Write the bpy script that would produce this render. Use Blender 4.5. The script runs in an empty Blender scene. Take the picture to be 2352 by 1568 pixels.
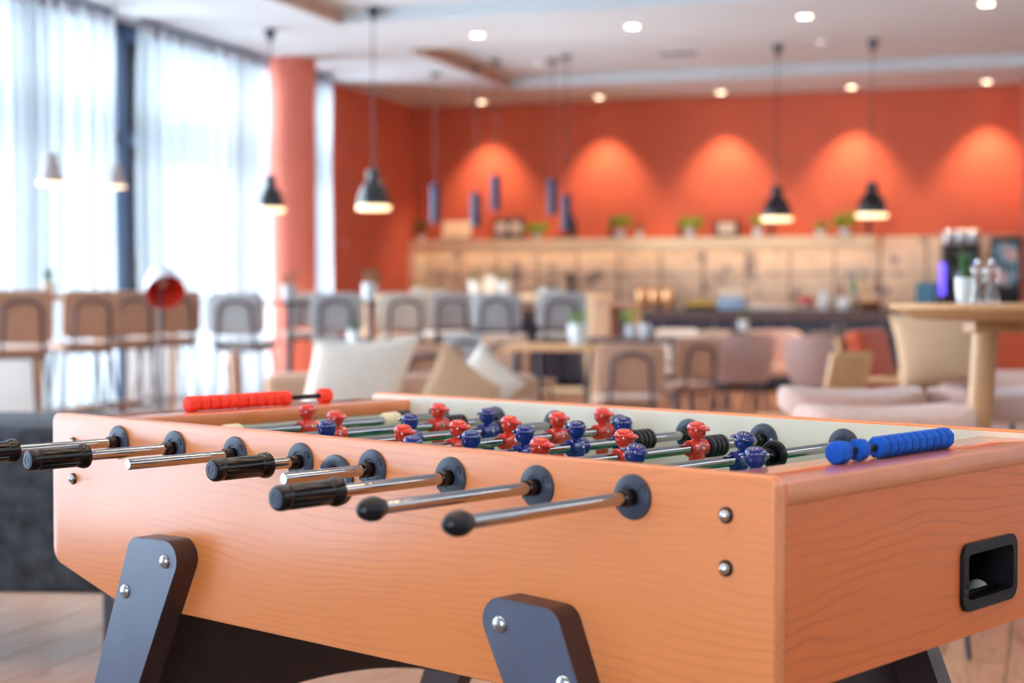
import bpy, bmesh, math, random
from mathutils import Vector, Matrix
random.seed(7)
rnd = random.Random(11)
PI = math.pi
SC = bpy.context.scene
COL = SC.collection

# ------------------------------------------------------------------ camera, world, exposure
CAMZ = 1.09
FPX = 3704.0
PITCH = math.atan(109 / FPX)
cam_d = bpy.data.cameras.new('camera')
cam_d.sensor_width = 36.0
cam_d.lens = FPX / 2352 * 36.0
cam_d.clip_end = 200
cam_d.dof.use_dof = True
cam_d.dof.focus_distance = 2.33
cam_d.dof.aperture_fstop = 3.1
cam = bpy.data.objects.new('camera', cam_d)
COL.objects.link(cam)
cam.location = (0, 0, CAMZ)
cam.rotation_euler = (PI / 2 - PITCH, 0, 0)
SC.camera = cam

world = bpy.data.worlds.new('world')
SC.world = world
world.use_nodes = True
wn = world.node_tree.nodes['Background']
wn.inputs[0].default_value = (0.82, 0.93, 1.0, 1)
wn.inputs[1].default_value = 16.0

SC.view_settings.view_transform = 'Standard'
SC.view_settings.look = 'None'
SC.view_settings.gamma = 1.0
SC.view_settings.use_curve_mapping = False
SC.view_settings.exposure = 0.45
cy = SC.cycles
cy.use_denoising = True
cy.use_light_tree = False
cy.max_bounces = 6
cy.diffuse_bounces = 3
cy.glossy_bounces = 3
cy.transmission_bounces = 6
cy.transparent_max_bounces = 10
cy.caustics_reflective = False
cy.caustics_refractive = False
cy.sample_clamp_indirect = 6.0
cy.adaptive_threshold = 0.06
cy.adaptive_min_samples = 16

# ------------------------------------------------------------------ frames of reference
TH = math.radians(18.6)                      # the room is turned this far against the view
KX, KY = -1.174, 20.13                       # corner between back wall and left wall
AX, AY = math.cos(TH), -math.sin(TH)         # along the back wall
BX, BY = -math.sin(TH), -math.cos(TH)        # from the back wall towards the viewer
H = 3.4                                      # ceiling height

def room(w, t, z=0.0):
    return Vector((KX + AX * w + BX * t, KY + AY * w + BY * t, z))

def view(px, py, d):
    """point seen at pixel (px,py) at depth d from the lens"""
    x = (px - 1176) / FPX * d
    v = -(py - 784) / FPX * d
    return Vector((x, d * math.cos(PITCH) + v * math.sin(PITCH), CAMZ - d * math.sin(PITCH) + v * math.cos(PITCH)))

def at_z(px, py, z):
    p = view(px, py, 1.0) - Vector((0, 0, CAMZ))
    k = (z - CAMZ) / p.z
    return Vector((p.x * k, p.y * k, z))

def on_back(px, t=0.0):
    """w along the back wall (t in front of it) for picture column px"""
    q = (px - 1176) / FPX
    return (q * (KY + BY * t) - KX - BX * t) / (AX - q * AY)

def on_left(px, w=0.0):
    q = (px - 1176) / FPX
    return (q * (KY + AY * w) - KX - AX * w) / (BX - q * BY)

def zpx(py, p):
    """height of picture row py at the distance of point p"""
    d = p.y
    return CAMZ - (py - 675) / FPX * d

# ------------------------------------------------------------------ helpers
def lin(c):
    out = []
    for v in c:
        v = v / 255.0
        out.append(v / 12.92 if v <= 0.04045 else ((v + 0.055) / 1.055) ** 2.4)
    return (out[0], out[1], out[2], 1.0)

MATS = {}

def setin(b, names, val):
    for n in names:
        if n in b.inputs:
            b.inputs[n].default_value = val
            return

def mat(name, rgb, rough=0.5, metal=0.0, coat=0.0, coat_rough=0.1, spec=0.5, noise=0.0, nscale=8.0, bump=0.0, bscale=60.0,
        emit=None, estr=0.0, trans=0.0, stretch=(1, 1, 1), sheen=0.0):
    m = bpy.data.materials.new(name)
    m.use_nodes = True
    nt = m.node_tree
    b = nt.nodes['Principled BSDF']
    c = lin(rgb)
    b.inputs['Base Color'].default_value = c
    b.inputs['Roughness'].default_value = rough
    b.inputs['Metallic'].default_value = metal
    setin(b, ['Coat Weight'], coat)
    setin(b, ['Coat Roughness'], coat_rough)
    setin(b, ['Specular IOR Level'], spec)
    setin(b, ['Transmission Weight'], trans)
    setin(b, ['Sheen Weight'], sheen)
    if emit is not None:
        setin(b, ['Emission Color'], lin(emit))
        setin(b, ['Emission Strength'], estr)
    tc = nt.nodes.new('ShaderNodeTexCoord')
    mp = nt.nodes.new('ShaderNodeMapping')
    mp.inputs['Scale'].default_value = stretch
    nt.links.new(tc.outputs['Object'], mp.inputs['Vector'])
    if noise > 0:
        n = nt.nodes.new('ShaderNodeTexNoise')
        n.inputs['Scale'].default_value = nscale
        n.inputs['Detail'].default_value = 4
        nt.links.new(mp.outputs[0], n.inputs['Vector'])
        r = nt.nodes.new('ShaderNodeValToRGB')
        r.color_ramp.elements[0].position = 0.3
        r.color_ramp.elements[1].position = 0.7
        r.color_ramp.elements[0].color = tuple(max(0, v * (1 - noise)) for v in c[:3]) + (1,)
        r.color_ramp.elements[1].color = tuple(min(1, v * (1 + noise)) for v in c[:3]) + (1,)
        nt.links.new(n.outputs['Fac'], r.inputs['Fac'])
        nt.links.new(r.outputs[0], b.inputs['Base Color'])
    if bump > 0:
        n2 = nt.nodes.new('ShaderNodeTexNoise')
        n2.inputs['Scale'].default_value = bscale
        n2.inputs['Detail'].default_value = 3
        nt.links.new(mp.outputs[0], n2.inputs['Vector'])
        bp = nt.nodes.new('ShaderNodeBump')
        bp.inputs['Strength'].default_value = bump
        bp.inputs['Distance'].default_value = 0.01
        nt.links.new(n2.outputs['Fac'], bp.inputs['Height'])
        nt.links.new(bp.outputs[0], b.inputs['Normal'])
    if emit is not None and name != 'added_strip_glow':
        m.cycles.emission_sampling = 'NONE'
    MATS[name] = m
    return m

def wood(name, light, dark, rough=0.35, coat=0.0, coat_rough=0.1, freq=1.0, along='X', spec=0.5, warp=0.05):
    """wood with drawn-out wavy growth lines running along one axis"""
    m = bpy.data.materials.new(name)
    m.use_nodes = True
    nt = m.node_tree
    N = nt.nodes.new
    L = nt.links.new
    b = nt.nodes['Principled BSDF']
    b.inputs['Roughness'].default_value = rough
    setin(b, ['Coat Weight'], coat)
    setin(b, ['Coat Roughness'], coat_rough)
    setin(b, ['Specular IOR Level'], spec)
    tc = N('ShaderNodeTexCoord')
    mp = N('ShaderNodeMapping')
    sc = {'X': (1.6, 5, 5), 'Y': (5, 1.6, 5), 'Z': (5, 5, 1.6)}[along]
    mp.inputs['Scale'].default_value = sc
    L(tc.outputs['Object'], mp.inputs['Vector'])
    n1 = N('ShaderNodeTexNoise')
    n1.inputs['Scale'].default_value = 1.15
    n1.inputs['Detail'].default_value = 1.6
    n1.inputs['Roughness'].default_value = 0.4
    L(mp.outputs[0], n1.inputs['Vector'])
    # height across the grain, pushed about by the noise
    sep = N('ShaderNodeSeparateXYZ')
    L(tc.outputs['Object'], sep.inputs[0])
    add = N('ShaderNodeMath'); add.operation = 'ADD'
    across = {'X': ('Z', 'Y'), 'Y': ('Z', 'X'), 'Z': ('X', 'Y')}[along]
    L(sep.outputs[across[0]], add.inputs[0])
    L(sep.outputs[across[1]], add.inputs[1])
    mul = N('ShaderNodeMath'); mul.operation = 'MULTIPLY'
    L(n1.outputs['Fac'], mul.inputs[0])
    mul.inputs[1].default_value = 5.2 * warp
    add2 = N('ShaderNodeMath'); add2.operation = 'ADD'
    L(add.outputs[0], add2.inputs[0])
    L(mul.outputs[0], add2.inputs[1])
    nf = N('ShaderNodeTexNoise')
    nf.inputs['Scale'].default_value = 6.0
    nf.inputs['Detail'].default_value = 1.0
    L(mp.outputs[0], nf.inputs['Vector'])
    mf = N('ShaderNodeMath'); mf.operation = 'MULTIPLY_ADD'
    L(nf.outputs['Fac'], mf.inputs[0])
    mf.inputs[1].default_value = 0.45 * warp
    L(add2.outputs[0], mf.inputs[2])
    m3 = N('ShaderNodeMath'); m3.operation = 'MULTIPLY'
    L(mf.outputs[0], m3.inputs[0])
    m3.inputs[1].default_value = 62.0 * freq
    fr = N('ShaderNodeMath'); fr.operation = 'FRACT'
    L(m3.outputs[0], fr.inputs[0])
    ramp = N('ShaderNodeValToRGB')
    cr = ramp.color_ramp
    lc, dc = lin(light), lin(dark)
    cr.elements[0].position = 0.0
    cr.elements[0].color = (0.35, 0.35, 0.35, 1)
    cr.elements[1].position = 0.14
    cr.elements[1].color = (0, 0, 0, 1)
    e = cr.elements.new(0.74); e.color = (0.0, 0.0, 0.0, 1)
    e = cr.elements.new(0.95); e.color = (1, 1, 1, 1)
    e = cr.elements.new(1.0); e.color = (0.35, 0.35, 0.35, 1)
    L(fr.outputs[0], ramp.inputs['Fac'])
    # lines come and go, broad tonal drift underneath
    n2 = N('ShaderNodeTexNoise')
    n2.inputs['Scale'].default_value = 2.4
    n2.inputs['Detail'].default_value = 3
    L(mp.outputs[0], n2.inputs['Vector'])
    rr = N('ShaderNodeMapRange')
    rr.inputs['From Min'].default_value = 0.36
    rr.inputs['From Max'].default_value = 0.66
    rr.inputs['To Min'].default_value = 0.08
    rr.inputs['To Max'].default_value = 1.0
    L(n2.outputs['Fac'], rr.inputs['Value'])
    mm = N('ShaderNodeMath'); mm.operation = 'MULTIPLY'
    L(ramp.outputs[0], mm.inputs[0]); L(rr.outputs[0], mm.inputs[1])
    n3 = N('ShaderNodeTexNoise')
    n3.inputs['Scale'].default_value = 1.3
    n3.inputs['Detail'].default_value = 2
    L(mp.outputs[0], n3.inputs['Vector'])
    drift = N('ShaderNodeMixRGB')
    L(n3.outputs['Fac'], drift.inputs['Fac'])
    drift.inputs[1].default_value = tuple(min(1, v * 1.10) for v in lc[:3]) + (1,)
    drift.inputs[2].default_value = tuple(lc[i] * 0.72 + dc[i] * 0.28 for i in range(3)) + (1,)
    mix = N('ShaderNodeMixRGB')
    L(mm.outputs[0], mix.inputs['Fac'])
    L(drift.outputs[0], mix.inputs[1])
    mix.inputs[2].default_value = dc
    L(mix.outputs[0], b.inputs['Base Color'])
    MATS[name] = m
    return m

class B:
    """collects shapes into one mesh"""
    def __init__(s):
        s.v = []
        s.f = []
    def add(s, vs, fs, M=None):
        o = len(s.v)
        for p in vs:
            p = Vector(p)
            s.v.append(M @ p if M is not None else p)
        for f in fs:
            s.f.append([i + o for i in f])
        return s
    def bm(s, bm, M=None):
        bm.verts.index_update()
        s.add([v.co.copy() for v in bm.verts], [[v.index for v in f.verts] for f in bm.faces], M)
        bm.free()
        return s
    def box(s, c, d, r=0.0, seg=2, M=None):
        bm = bmesh.new()
        bmesh.ops.create_cube(bm, size=1.0)
        for v in bm.verts:
            v.co = Vector((v.co.x * d[0], v.co.y * d[1], v.co.z * d[2]))
        if r > 0:
            r = min(r, 0.499 * min(d))
            bmesh.ops.bevel(bm, geom=list(bm.edges), offset=r, segments=seg, profile=0.5, affect='EDGES')
        T = Matrix.Translation(Vector(c))
        return s.bm(bm, (M @ T) if M is not None else T)
    def lathe(s, prof, n=24, M=None, flute=None, cap=True):
        vs, fs = [], []
        for k, (r, z) in enumerate(prof):
            for i in range(n):
                a = 2 * PI * i / n
                rr = r
                if flute and flute[0] <= k <= flute[1]:
                    rr = r * (1 - flute[3] * max(0.0, 1 - 2.2 * abs(math.sin(a * flute[2] / 2))))
                vs.append((rr * math.cos(a), rr * math.sin(a), z))
        for k in range(len(prof) - 1):
            for i in range(n):
                j = (i + 1) % n
                fs.append([k * n + i, k * n + j, (k + 1) * n + j, (k + 1) * n + i])
        if cap and prof[0][0] > 1e-6:
            fs.append(list(range(n))[::-1])
        if cap and prof[-1][0] > 1e-6:
            fs.append([(len(prof) - 1) * n + i for i in range(n)])
        return s.add(vs, fs, M)
    def cyl(s, p0, p1, r0, r1=None, n=16):
        p0, p1 = Vector(p0), Vector(p1)
        r1 = r0 if r1 is None else r1
        d = p1 - p0
        q = d.to_track_quat('Z', 'Y').to_matrix().to_4x4()
        return s.lathe([(r0, 0), (r1, d.length)], n, Matrix.Translation(p0) @ q)
    def axis(s, p0, p1, prof, n=24, flute=None, cap=True):
        """lathe along the line p0-p1; prof z counts in metres from p0"""
        p0, p1 = Vector(p0), Vector(p1)
        q = (p1 - p0).to_track_quat('Z', 'Y').to_matrix().to_4x4()
        return s.lathe(prof, n, Matrix.Translation(p0) @ q, flute, cap)
    def tube(s, pts, r, n=8, closed=False):
        pts = [Vector(p) for p in pts]
        m = len(pts)
        vs, fs = [], []
        up = None
        for i, p in enumerate(pts):
            if closed:
                t = pts[(i + 1) % m] - pts[i - 1]
            else:
                t = pts[min(i + 1, m - 1)] - pts[max(i - 1, 0)]
            t.normalize()
            if up is None:
                up = Vector((0, 0, 1)) if abs(t.z) < 0.9 else Vector((0, 1, 0))
            side = t.cross(up)
            if side.length < 1e-4:
                side = t.cross(Vector((1, 0, 0)))
            side.normalize()
            up = side.cross(t).normalized()
            for k in range(n):
                a = 2 * PI * k / n
                vs.append(p + (side * math.cos(a) + up * math.sin(a)) * r)
        rng = m if closed else m - 1
        for i in range(rng):
            for k in range(n):
                i2, k2 = (i + 1) % m, (k + 1) % n
                fs.append([i * n + k, i * n + k2, i2 * n + k2, i2 * n + k])
        if not closed:
            fs.append(list(range(n))[::-1])
            fs.append([(m - 1) * n + k for k in range(n)])
        return s.add(vs, fs)
    def ell(s, c, r, n=16, m=10, M=None):
        vs, fs = [(c[0], c[1], c[2] - r[2])], []
        for j in range(1, m):
            ph = -PI / 2 + PI * j / m
            for i in range(n):
                a = 2 * PI * i / n
                vs.append((c[0] + r[0] * math.cos(ph) * math.cos(a), c[1] + r[1] * math.cos(ph) * math.sin(a), c[2] + r[2] * math.sin(ph)))
        vs.append((c[0], c[1], c[2] + r[2]))
        top = len(vs) - 1
        for i in range(n):
            fs.append([0, 1 + (i + 1) % n, 1 + i])
            fs.append([top, top - n + i, top - n + (i + 1) % n])
        for j in range(m - 2):
            for i in range(n):
                k = 1 + j * n
                i2 = (i + 1) % n
                fs.append([k + i, k + i2, k + n + i2, k + n + i])
        return s.add(vs, fs, M)
    def loft(s, loops, cap=True, M=None):
        n = len(loops[0])
        vs = [p for lp in loops for p in lp]
        fs = []
        for k in range(len(loops) - 1):
            for i in range(n):
                j = (i + 1) % n
                fs.append([k * n + i, k * n + j, (k + 1) * n + j, (k + 1) * n + i])
        if cap:
            fs.append(list(range(n))[::-1])
            fs.append([(len(loops) - 1) * n + i for i in range(n)])
        return s.add(vs, fs, M)
    def prism(s, outline, a0, a1, fn, bev=0.0):
        """extrude a 2-d outline; fn(p, a) gives the 3-d point. bev rounds both rims a little"""
        if bev > 0:
            loops = [[fn(p, a0) for p in inset(outline, bev)], [fn(p, a0 + bev * 0.3) for p in inset(outline, bev * 0.3)],
                     [fn(p, a0 + bev) for p in outline], [fn(p, a1 - bev) for p in outline],
                     [fn(p, a1 - bev * 0.3) for p in inset(outline, bev * 0.3)], [fn(p, a1) for p in inset(outline, bev)]]
        else:
            loops = [[fn(p, a0) for p in outline], [fn(p, a1) for p in outline]]
        return s.loft(loops)
    def panel(s, outline, th, bend=lambda x, z: 0.0, M=None, soft=0.4):
        """cushioned sheet in the x-z plane, thickness th along y, bent by bend(x,z)"""
        cx = sum(p[0] for p in outline) / len(outline)
        cz = sum(p[1] for p in outline) / len(outline)
        loops = []
        rings = [(0.02, 0.5), (0.35, 0.5), (0.7, 0.5), (0.93, 0.45), (0.985, 0.3), (1.0, 0.0), (0.985, -0.3), (0.93, -0.45), (0.7, -0.5), (0.35, -0.5), (0.02, -0.5)]
        for k, y in rings:
            lp = []
            for (x, z) in outline:
                xx, zz = cx + (x - cx) * k, cz + (z - cz) * k
                lp.append((xx, y * th + bend(xx, zz), zz))
            loops.append(lp)
        return s.loft(loops, True, M)
    def obj(s, name, material, parent=None, smooth=True, angle=38):
        me = bpy.data.meshes.new(name)
        me.from_pydata([tuple(p) for p in s.v], [], s.f)
        bm = bmesh.new()
        bm.from_mesh(me)
        bmesh.ops.recalc_face_normals(bm, faces=bm.faces)
        bm.to_mesh(me)
        bm.free()
        if smooth:
            me.polygons.foreach_set('use_smooth', [True] * len(me.polygons))
            try:
                me.set_sharp_from_angle(angle=math.radians(angle))
            except Exception:
                pass
        m = MATS[material] if isinstance(material, str) else material
        me.materials.append(m)
        o = bpy.data.objects.new(name, me)
        COL.objects.link(o)
        if parent is not None:
            o.parent = parent
        return o

def inset(outline, d):
    n = len(outline)
    area = sum(outline[i][0] * outline[(i + 1) % n][1] - outline[(i + 1) % n][0] * outline[i][1] for i in range(n))
    sg = 1 if area > 0 else -1
    out = []
    for i in range(n):
        p0, p1, p2 = outline[i - 1], outline[i], outline[(i + 1) % n]
        e1 = Vector((p1[0] - p0[0], p1[1] - p0[1])); e2 = Vector((p2[0] - p1[0], p2[1] - p1[1]))
        if e1.length < 1e-9 or e2.length < 1e-9:
            out.append(p1)
            continue
        e1.normalize(); e2.normalize()
        nn = Vector((-e1.y - e2.y, e1.x + e2.x)) * sg
        if nn.length < 1e-6:
            nn = Vector((-e1.y, e1.x)) * sg
        nn.normalize()
        k = max(0.4, nn.dot(Vector((-e1.y, e1.x)) * sg))
        out.append((p1[0] + nn.x * d / k, p1[1] + nn.y * d / k))
    return out

def rounded(pts, radii, seg=6):
    """polygon with rounded corners"""
    n = len(pts)
    out = []
    for i in range(n):
        p0, p1, p2 = Vector(pts[i - 1]), Vector(pts[i]), Vector(pts[(i + 1) % n])
        r = radii[i] if isinstance(radii, (list, tuple)) else radii
        if r <= 0:
            out.append((p1.x, p1.y))
            continue
        d1, d2 = (p0 - p1), (p2 - p1)
        l1, l2 = d1.length, d2.length
        d1.normalize(); d2.normalize()
        ang = d1.angle(d2)
        tl = min(r / math.tan(ang / 2), 0.49 * l1, 0.49 * l2)
        rr = tl * math.tan(ang / 2)
        c = p1 + (d1 + d2).normalized() * (rr / math.sin(ang / 2))
        s, e = p1 + d1 * tl - c, p1 + d2 * tl - c
        a0 = math.atan2(s.y, s.x)
        da = math.atan2(e.y, e.x) - a0
        while da > PI: da -= 2 * PI
        while da < -PI: da += 2 * PI
        for k in range(seg + 1):
            a = a0 + da * k / seg
            out.append((c.x + rr * math.cos(a), c.y + rr * math.sin(a)))
    return out

def rrect(w, h, r, cx=0.0, cz=0.0, seg=6):
    return rounded([(cx - w / 2, cz - h / 2), (cx + w / 2, cz - h / 2), (cx + w / 2, cz + h / 2), (cx - w / 2, cz + h / 2)], r, seg)

def tag(o, label=None, cat=None, group=None, kind=None):
    if label: o['label'] = label
    if cat: o['category'] = cat
    if group: o['group'] = group
    if kind: o['kind'] = kind
    return o

def thing(name, label, cat, loc=(0, 0, 0), rz=0.0, group=None):
    o = bpy.data.objects.new(name, None)
    COL.objects.link(o)
    o.location = loc
    o.rotation_euler = (0, 0, rz)
    return tag(o, label, cat, group)

def copy_tree(o, parent=None):
    c = o.copy()
    COL.objects.link(c)
    c.parent = parent
    for ch in list(o.children):
        copy_tree(ch, c)
    return c

def place(o, loc, rz=0.0, label=None, group=None):
    o.location = loc
    o.rotation_euler = (0, 0, rz)
    return tag(o, label, None, group)

def setting(o):
    o['kind'] = 'structure'
    return o

def light(name, kind, loc, power, color=(255, 220, 180), size=0.05, spot=None, blend=0.4, rot=(0, 0, 0), parent=None):
    d = bpy.data.lights.new(name, kind)
    d.energy = power
    d.color = lin(color)[:3]
    if kind in ('POINT', 'SPOT'):
        d.shadow_soft_size = size
    if kind == 'SPOT':
        d.spot_size = spot
        d.spot_blend = blend
    o = bpy.data.objects.new(name, d)
    COL.objects.link(o)
    o.location = loc
    o.rotation_euler = rot
    if parent is not None:
        o.parent = parent
    return o

# ------------------------------------------------------------------ materials
wood('cherry_wood', (240, 141, 76), (226, 126, 68), rough=0.36, coat=0.55, coat_rough=0.2, freq=1.35, along='X', warp=0.024, spec=0.9)
wood('cherry_wood_end', (226, 114, 50), (202, 96, 46), rough=0.45, coat=0.3, coat_rough=0.2, freq=1.0, along='Y', warp=0.030)  # same cherry; the shade on the end boards is put into deeper colours
mat('cherry_plain', (228, 130, 76), 0.3, coat=1.0, coat_rough=0.06, noise=0.06, nscale=20, stretch=(4, 0.6, 4))
mat('white_laminate', (240, 228, 210), 0.35, noise=0.02)
mat('edge_band', (226, 128, 80), 0.4, noise=0.05, nscale=20)
mat('chrome', (176, 174, 176), 0.1, metal=1.0, bump=0.02, bscale=90)
mat('steel_bolt', (215, 218, 225), 0.18, metal=1.0, noise=0.05)
mat('black_plastic', (26, 26, 34), 0.36, spec=0.35, noise=0.12, nscale=30, bump=0.04, bscale=120)
mat('black_gloss', (18, 15, 19), 0.24, spec=0.35, coat=0.12, coat_rough=0.08, noise=0.1, nscale=25)
mat('grip_end', (58, 64, 82), 0.4, noise=0.1, nscale=40)
mat('flange_plastic', (54, 59, 77), 0.36, spec=0.7, noise=0.08, nscale=30)
mat('rubber', (36, 34, 38), 0.45, noise=0.1, nscale=30)
mat('leg_laminate', (74, 78, 102), 0.36, spec=1.0, noise=0.10, nscale=14, coat=0.1, coat_rough=0.3)
mat('leg_edge', (62, 40, 40), 0.38, noise=0.1, nscale=30)
mat('dark_board', (60, 42, 40), 0.6, noise=0.1, nscale=30)
mat('player_red', (222, 52, 38), 0.22, coat=0.7, coat_rough=0.05, noise=0.05, nscale=60)
mat('player_blue', (22, 34, 122), 0.2, coat=0.7, coat_rough=0.05, noise=0.08, nscale=60)
mat('bead_red', (246, 66, 48), 0.6, spec=0.3, noise=0.04, nscale=60)
mat('bead_blue', (0, 84, 192), 0.65, spec=0.25, noise=0.05, nscale=60)
mat('ivory_plastic', (238, 222, 192), 0.4, noise=0.05, nscale=40)
mat('field_green', (4, 116, 80), 0.4, noise=0.06, nscale=12)
mat('field_line', (240, 240, 232), 0.4, noise=0.02)
mat('cup_black', (16, 13, 19), 0.45, spec=0.3, noise=0.1, nscale=20)
mat('ball_white', (235, 225, 205), 0.4, noise=0.03, nscale=30)

mat('wall_orange', (204, 98, 72), 0.85, noise=0.04, nscale=3, bump=0.05, bscale=40)
mat('column_orange', (214, 116, 98), 0.8, noise=0.04, nscale=3, bump=0.05, bscale=40)
mat('white_paint', (226, 226, 226), 0.9, noise=0.02, nscale=2)
mat('ceiling_paint', (212, 222, 230), 0.92, noise=0.02, nscale=1.5)
mat('brown_trim', (200, 168, 150), 0.7, noise=0.06, nscale=6)
mat('window_frame', (52, 78, 110), 0.5, noise=0.06, nscale=10)
wood('floor_oak', (190, 140, 110), (140, 96, 72), rough=0.26, freq=0.35, along='Y', warp=0.05)
mat('screed', (120, 96, 82), 0.6, noise=0.1, nscale=6)

# sheer curtain: lets light through and scatters it
def sheer(name, see, dense=1.0, blue=1.0):
    m = bpy.data.materials.new(name)
    m.use_nodes = True
    nt = m.node_tree
    nt.nodes.remove(nt.nodes['Principled BSDF'])
    out = nt.nodes['Material Output']
    tr = nt.nodes.new('ShaderNodeBsdfTransparent')
    tl = nt.nodes.new('ShaderNodeBsdfTranslucent')
    df = nt.nodes.new('ShaderNodeBsdfDiffuse')
    n = nt.nodes.new('ShaderNodeTexNoise')
    n.inputs['Scale'].default_value = 180
    r = nt.nodes.new('ShaderNodeValToRGB')
    r.color_ramp.elements[0].color = (0.50 * dense / blue, 0.55 * dense, 0.60 * dense * blue, 1)
    r.color_ramp.elements[1].color = (0.58 * dense / blue, 0.62 * dense, 0.66 * dense * blue, 1)
    nt.links.new(n.outputs['Fac'], r.inputs['Fac'])
    nt.links.new(r.outputs[0], tl.inputs['Color'])
    nt.links.new(r.outputs[0], df.inputs['Color'])
    a = nt.nodes.new('ShaderNodeMixShader'); a.inputs[0].default_value = 0.35
    nt.links.new(tl.outputs[0], a.inputs[1]); nt.links.new(df.outputs[0], a.inputs[2])
    b = nt.nodes.new('ShaderNodeMixShader'); b.inputs[0].default_value = see
    nt.links.new(a.outputs[0], b.inputs[1]); nt.links.new(tr.outputs[0], b.inputs[2])
    nt.links.new(b.outputs[0], out.inputs['Surface'])
    MATS[name] = m
sheer('sheer_fabric', 0.5)
sheer('lined_fabric', 0.12, 0.84, 1.14)  # dense bluish cloth that dims and cools light through the added side curtain

def glass(name, tint=(0.96, 0.98, 1.0)):
    m = bpy.data.materials.new(name)
    m.use_nodes = True
    nt = m.node_tree
    nt.nodes.remove(nt.nodes['Principled BSDF'])
    out = nt.nodes['Material Output']
    tr = nt.nodes.new('ShaderNodeBsdfTransparent')
    tr.inputs['Color'].default_value = tint + (1,)
    gl = nt.nodes.new('ShaderNodeBsdfGlossy')
    gl.inputs['Roughness'].default_value = 0.02
    fr = nt.nodes.new('ShaderNodeFresnel')
    fr.inputs['IOR'].default_value = 1.45
    mx = nt.nodes.new('ShaderNodeMixShader')
    nt.links.new(fr.outputs[0], mx.inputs[0])
    nt.links.new(tr.outputs[0], mx.inputs[1]); nt.links.new(gl.outputs[0], mx.inputs[2])
    nt.links.new(mx.outputs[0], out.inputs['Surface'])
    MATS[name] = m
glass('window_glass')
glass('clear_glass', (0.93, 0.95, 0.95))

# ------------------------------------------------------------------ the room
def struct(name, b, m, parent=None, smooth=False):
    o = b.obj(name, m, parent, smooth)
    if parent is None:
        o.location = (KX, KY, 0)
        o.rotation_euler = (0, 0, -TH)
        setting(o)
    return o

def rb(b, w0, w1, t0, t1, z0, z1, r=0.0):
    return b.box(((w0 + w1) / 2, -(t0 + t1) / 2, (z0 + z1) / 2), (abs(w1 - w0), abs(t1 - t0), z1 - z0), r)

WMAX, TMAX = 12.0, 25.0
floor = struct('floor', rb(rb(B(), -0.3, WMAX, -0.3, 14.1, -0.3, -0.012), 3.3, WMAX, 14.1, TMAX, -0.3, -0.012), 'screed')
# planks run along the room, laid only where the lens can see the floor
PW, PL = 0.19, 1.7
plank_me = None
for i in range(int(WMAX / PW)):
    off = (i * 0.63) % PL
    for j in range(-1, int(TMAX / PL) + 1):
        w0, t0 = i * PW, j * PL + off
        seen = False
        for (w, t) in ((w0, t0), (w0 + PW, t0), (w0, t0 + PL), (w0 + PW, t0 + PL), (w0 + PW / 2, t0 + PL / 2)):
            p = room(w, t)
            if 4.2 < p.y < 11.5 and abs(p.x / p.y) < 0.33:
                seen = True
        if not seen or t0 < 0:
            continue
        if plank_me is None:
            o = B().box((0, 0, -0.006), (PW - 0.004, PL - 0.004, 0.012), 0.0015, 1).obj('plank', 'floor_oak', floor, False)
            plank_me = o.data
        else:
            o = bpy.data.objects.new('plank', plank_me)
            COL.objects.link(o)
            o.parent = floor
        o.location = (w0 + PW / 2, -(t0 + PL / 2), rnd.uniform(-0.0008, 0.0008))
        if rnd.random() < 0.5:
            o.rotation_euler = (0, 0, PI)
b = B()
far = struct('distant_boards', rb(rb(rb(B(), 0, WMAX, 0, 8.4, -0.012, -0.002), 0, 1.5, 8.4, 13.5, -0.012, -0.002), 10, WMAX, 8.4, 21, -0.012, -0.002), 'floor_oak', floor)

RW = 1.70        # left edge of the two ceiling trays
c = B()
rb(c, -0.3, RW, -0.3, 14.1, H, H + 0.3)
rb(c, RW, WMAX, -0.3, 1.5, H, H + 0.3)
rb(c, RW, WMAX, 4.5, 6.0, H, H + 0.3)
rb(c, RW, WMAX, 1.5, 4.5, H + 0.12, H + 0.3)
rb(c, RW, WMAX, 6.0, 14.1, H + 0.12, H + 0.3)
rb(c, 3.3, 4.0, 14.1, TMAX, H, H + 0.3)
rb(c, 4.0, WMAX, 14.1, TMAX, H + 0.12, H + 0.3)
struct('ceiling', c, 'ceiling_paint')
struct('trim_1', rb(B(), RW - 0.012, RW + 0.006, 1.5, 4.5, H - 0.002, H + 0.12), 'brown_trim')
struct('trim_2', rb(B(), RW - 0.012, RW + 0.006, 6.0, 13.5, H - 0.002, H + 0.12), 'brown_trim')
wall_back = struct('wall_back', rb(B(), -0.3, WMAX, -0.3, 0, 0, H), 'wall_orange')
T1 = on_left(765)
struct('wall_left', rb(B(), -0.3, 0, 0, T1, 0, H), 'wall_orange')
struct('wall_right', rb(B(), WMAX, WMAX + 0.3, -0.3, TMAX, 0, H), 'white_paint')
WP = on_back(2346)
struct('wall_right_pilaster', rb(B(), WP, WP + 0.8, 0, 0.5, 0, H), 'column_orange')
pc = view(667, 128, 15.9)
col_o = B().lathe([(0.246, 0), (0.246, H)], 40).obj('column', 'column_orange')
col_o.location = (pc.x, pc.y, 0)
setting(col_o)

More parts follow.
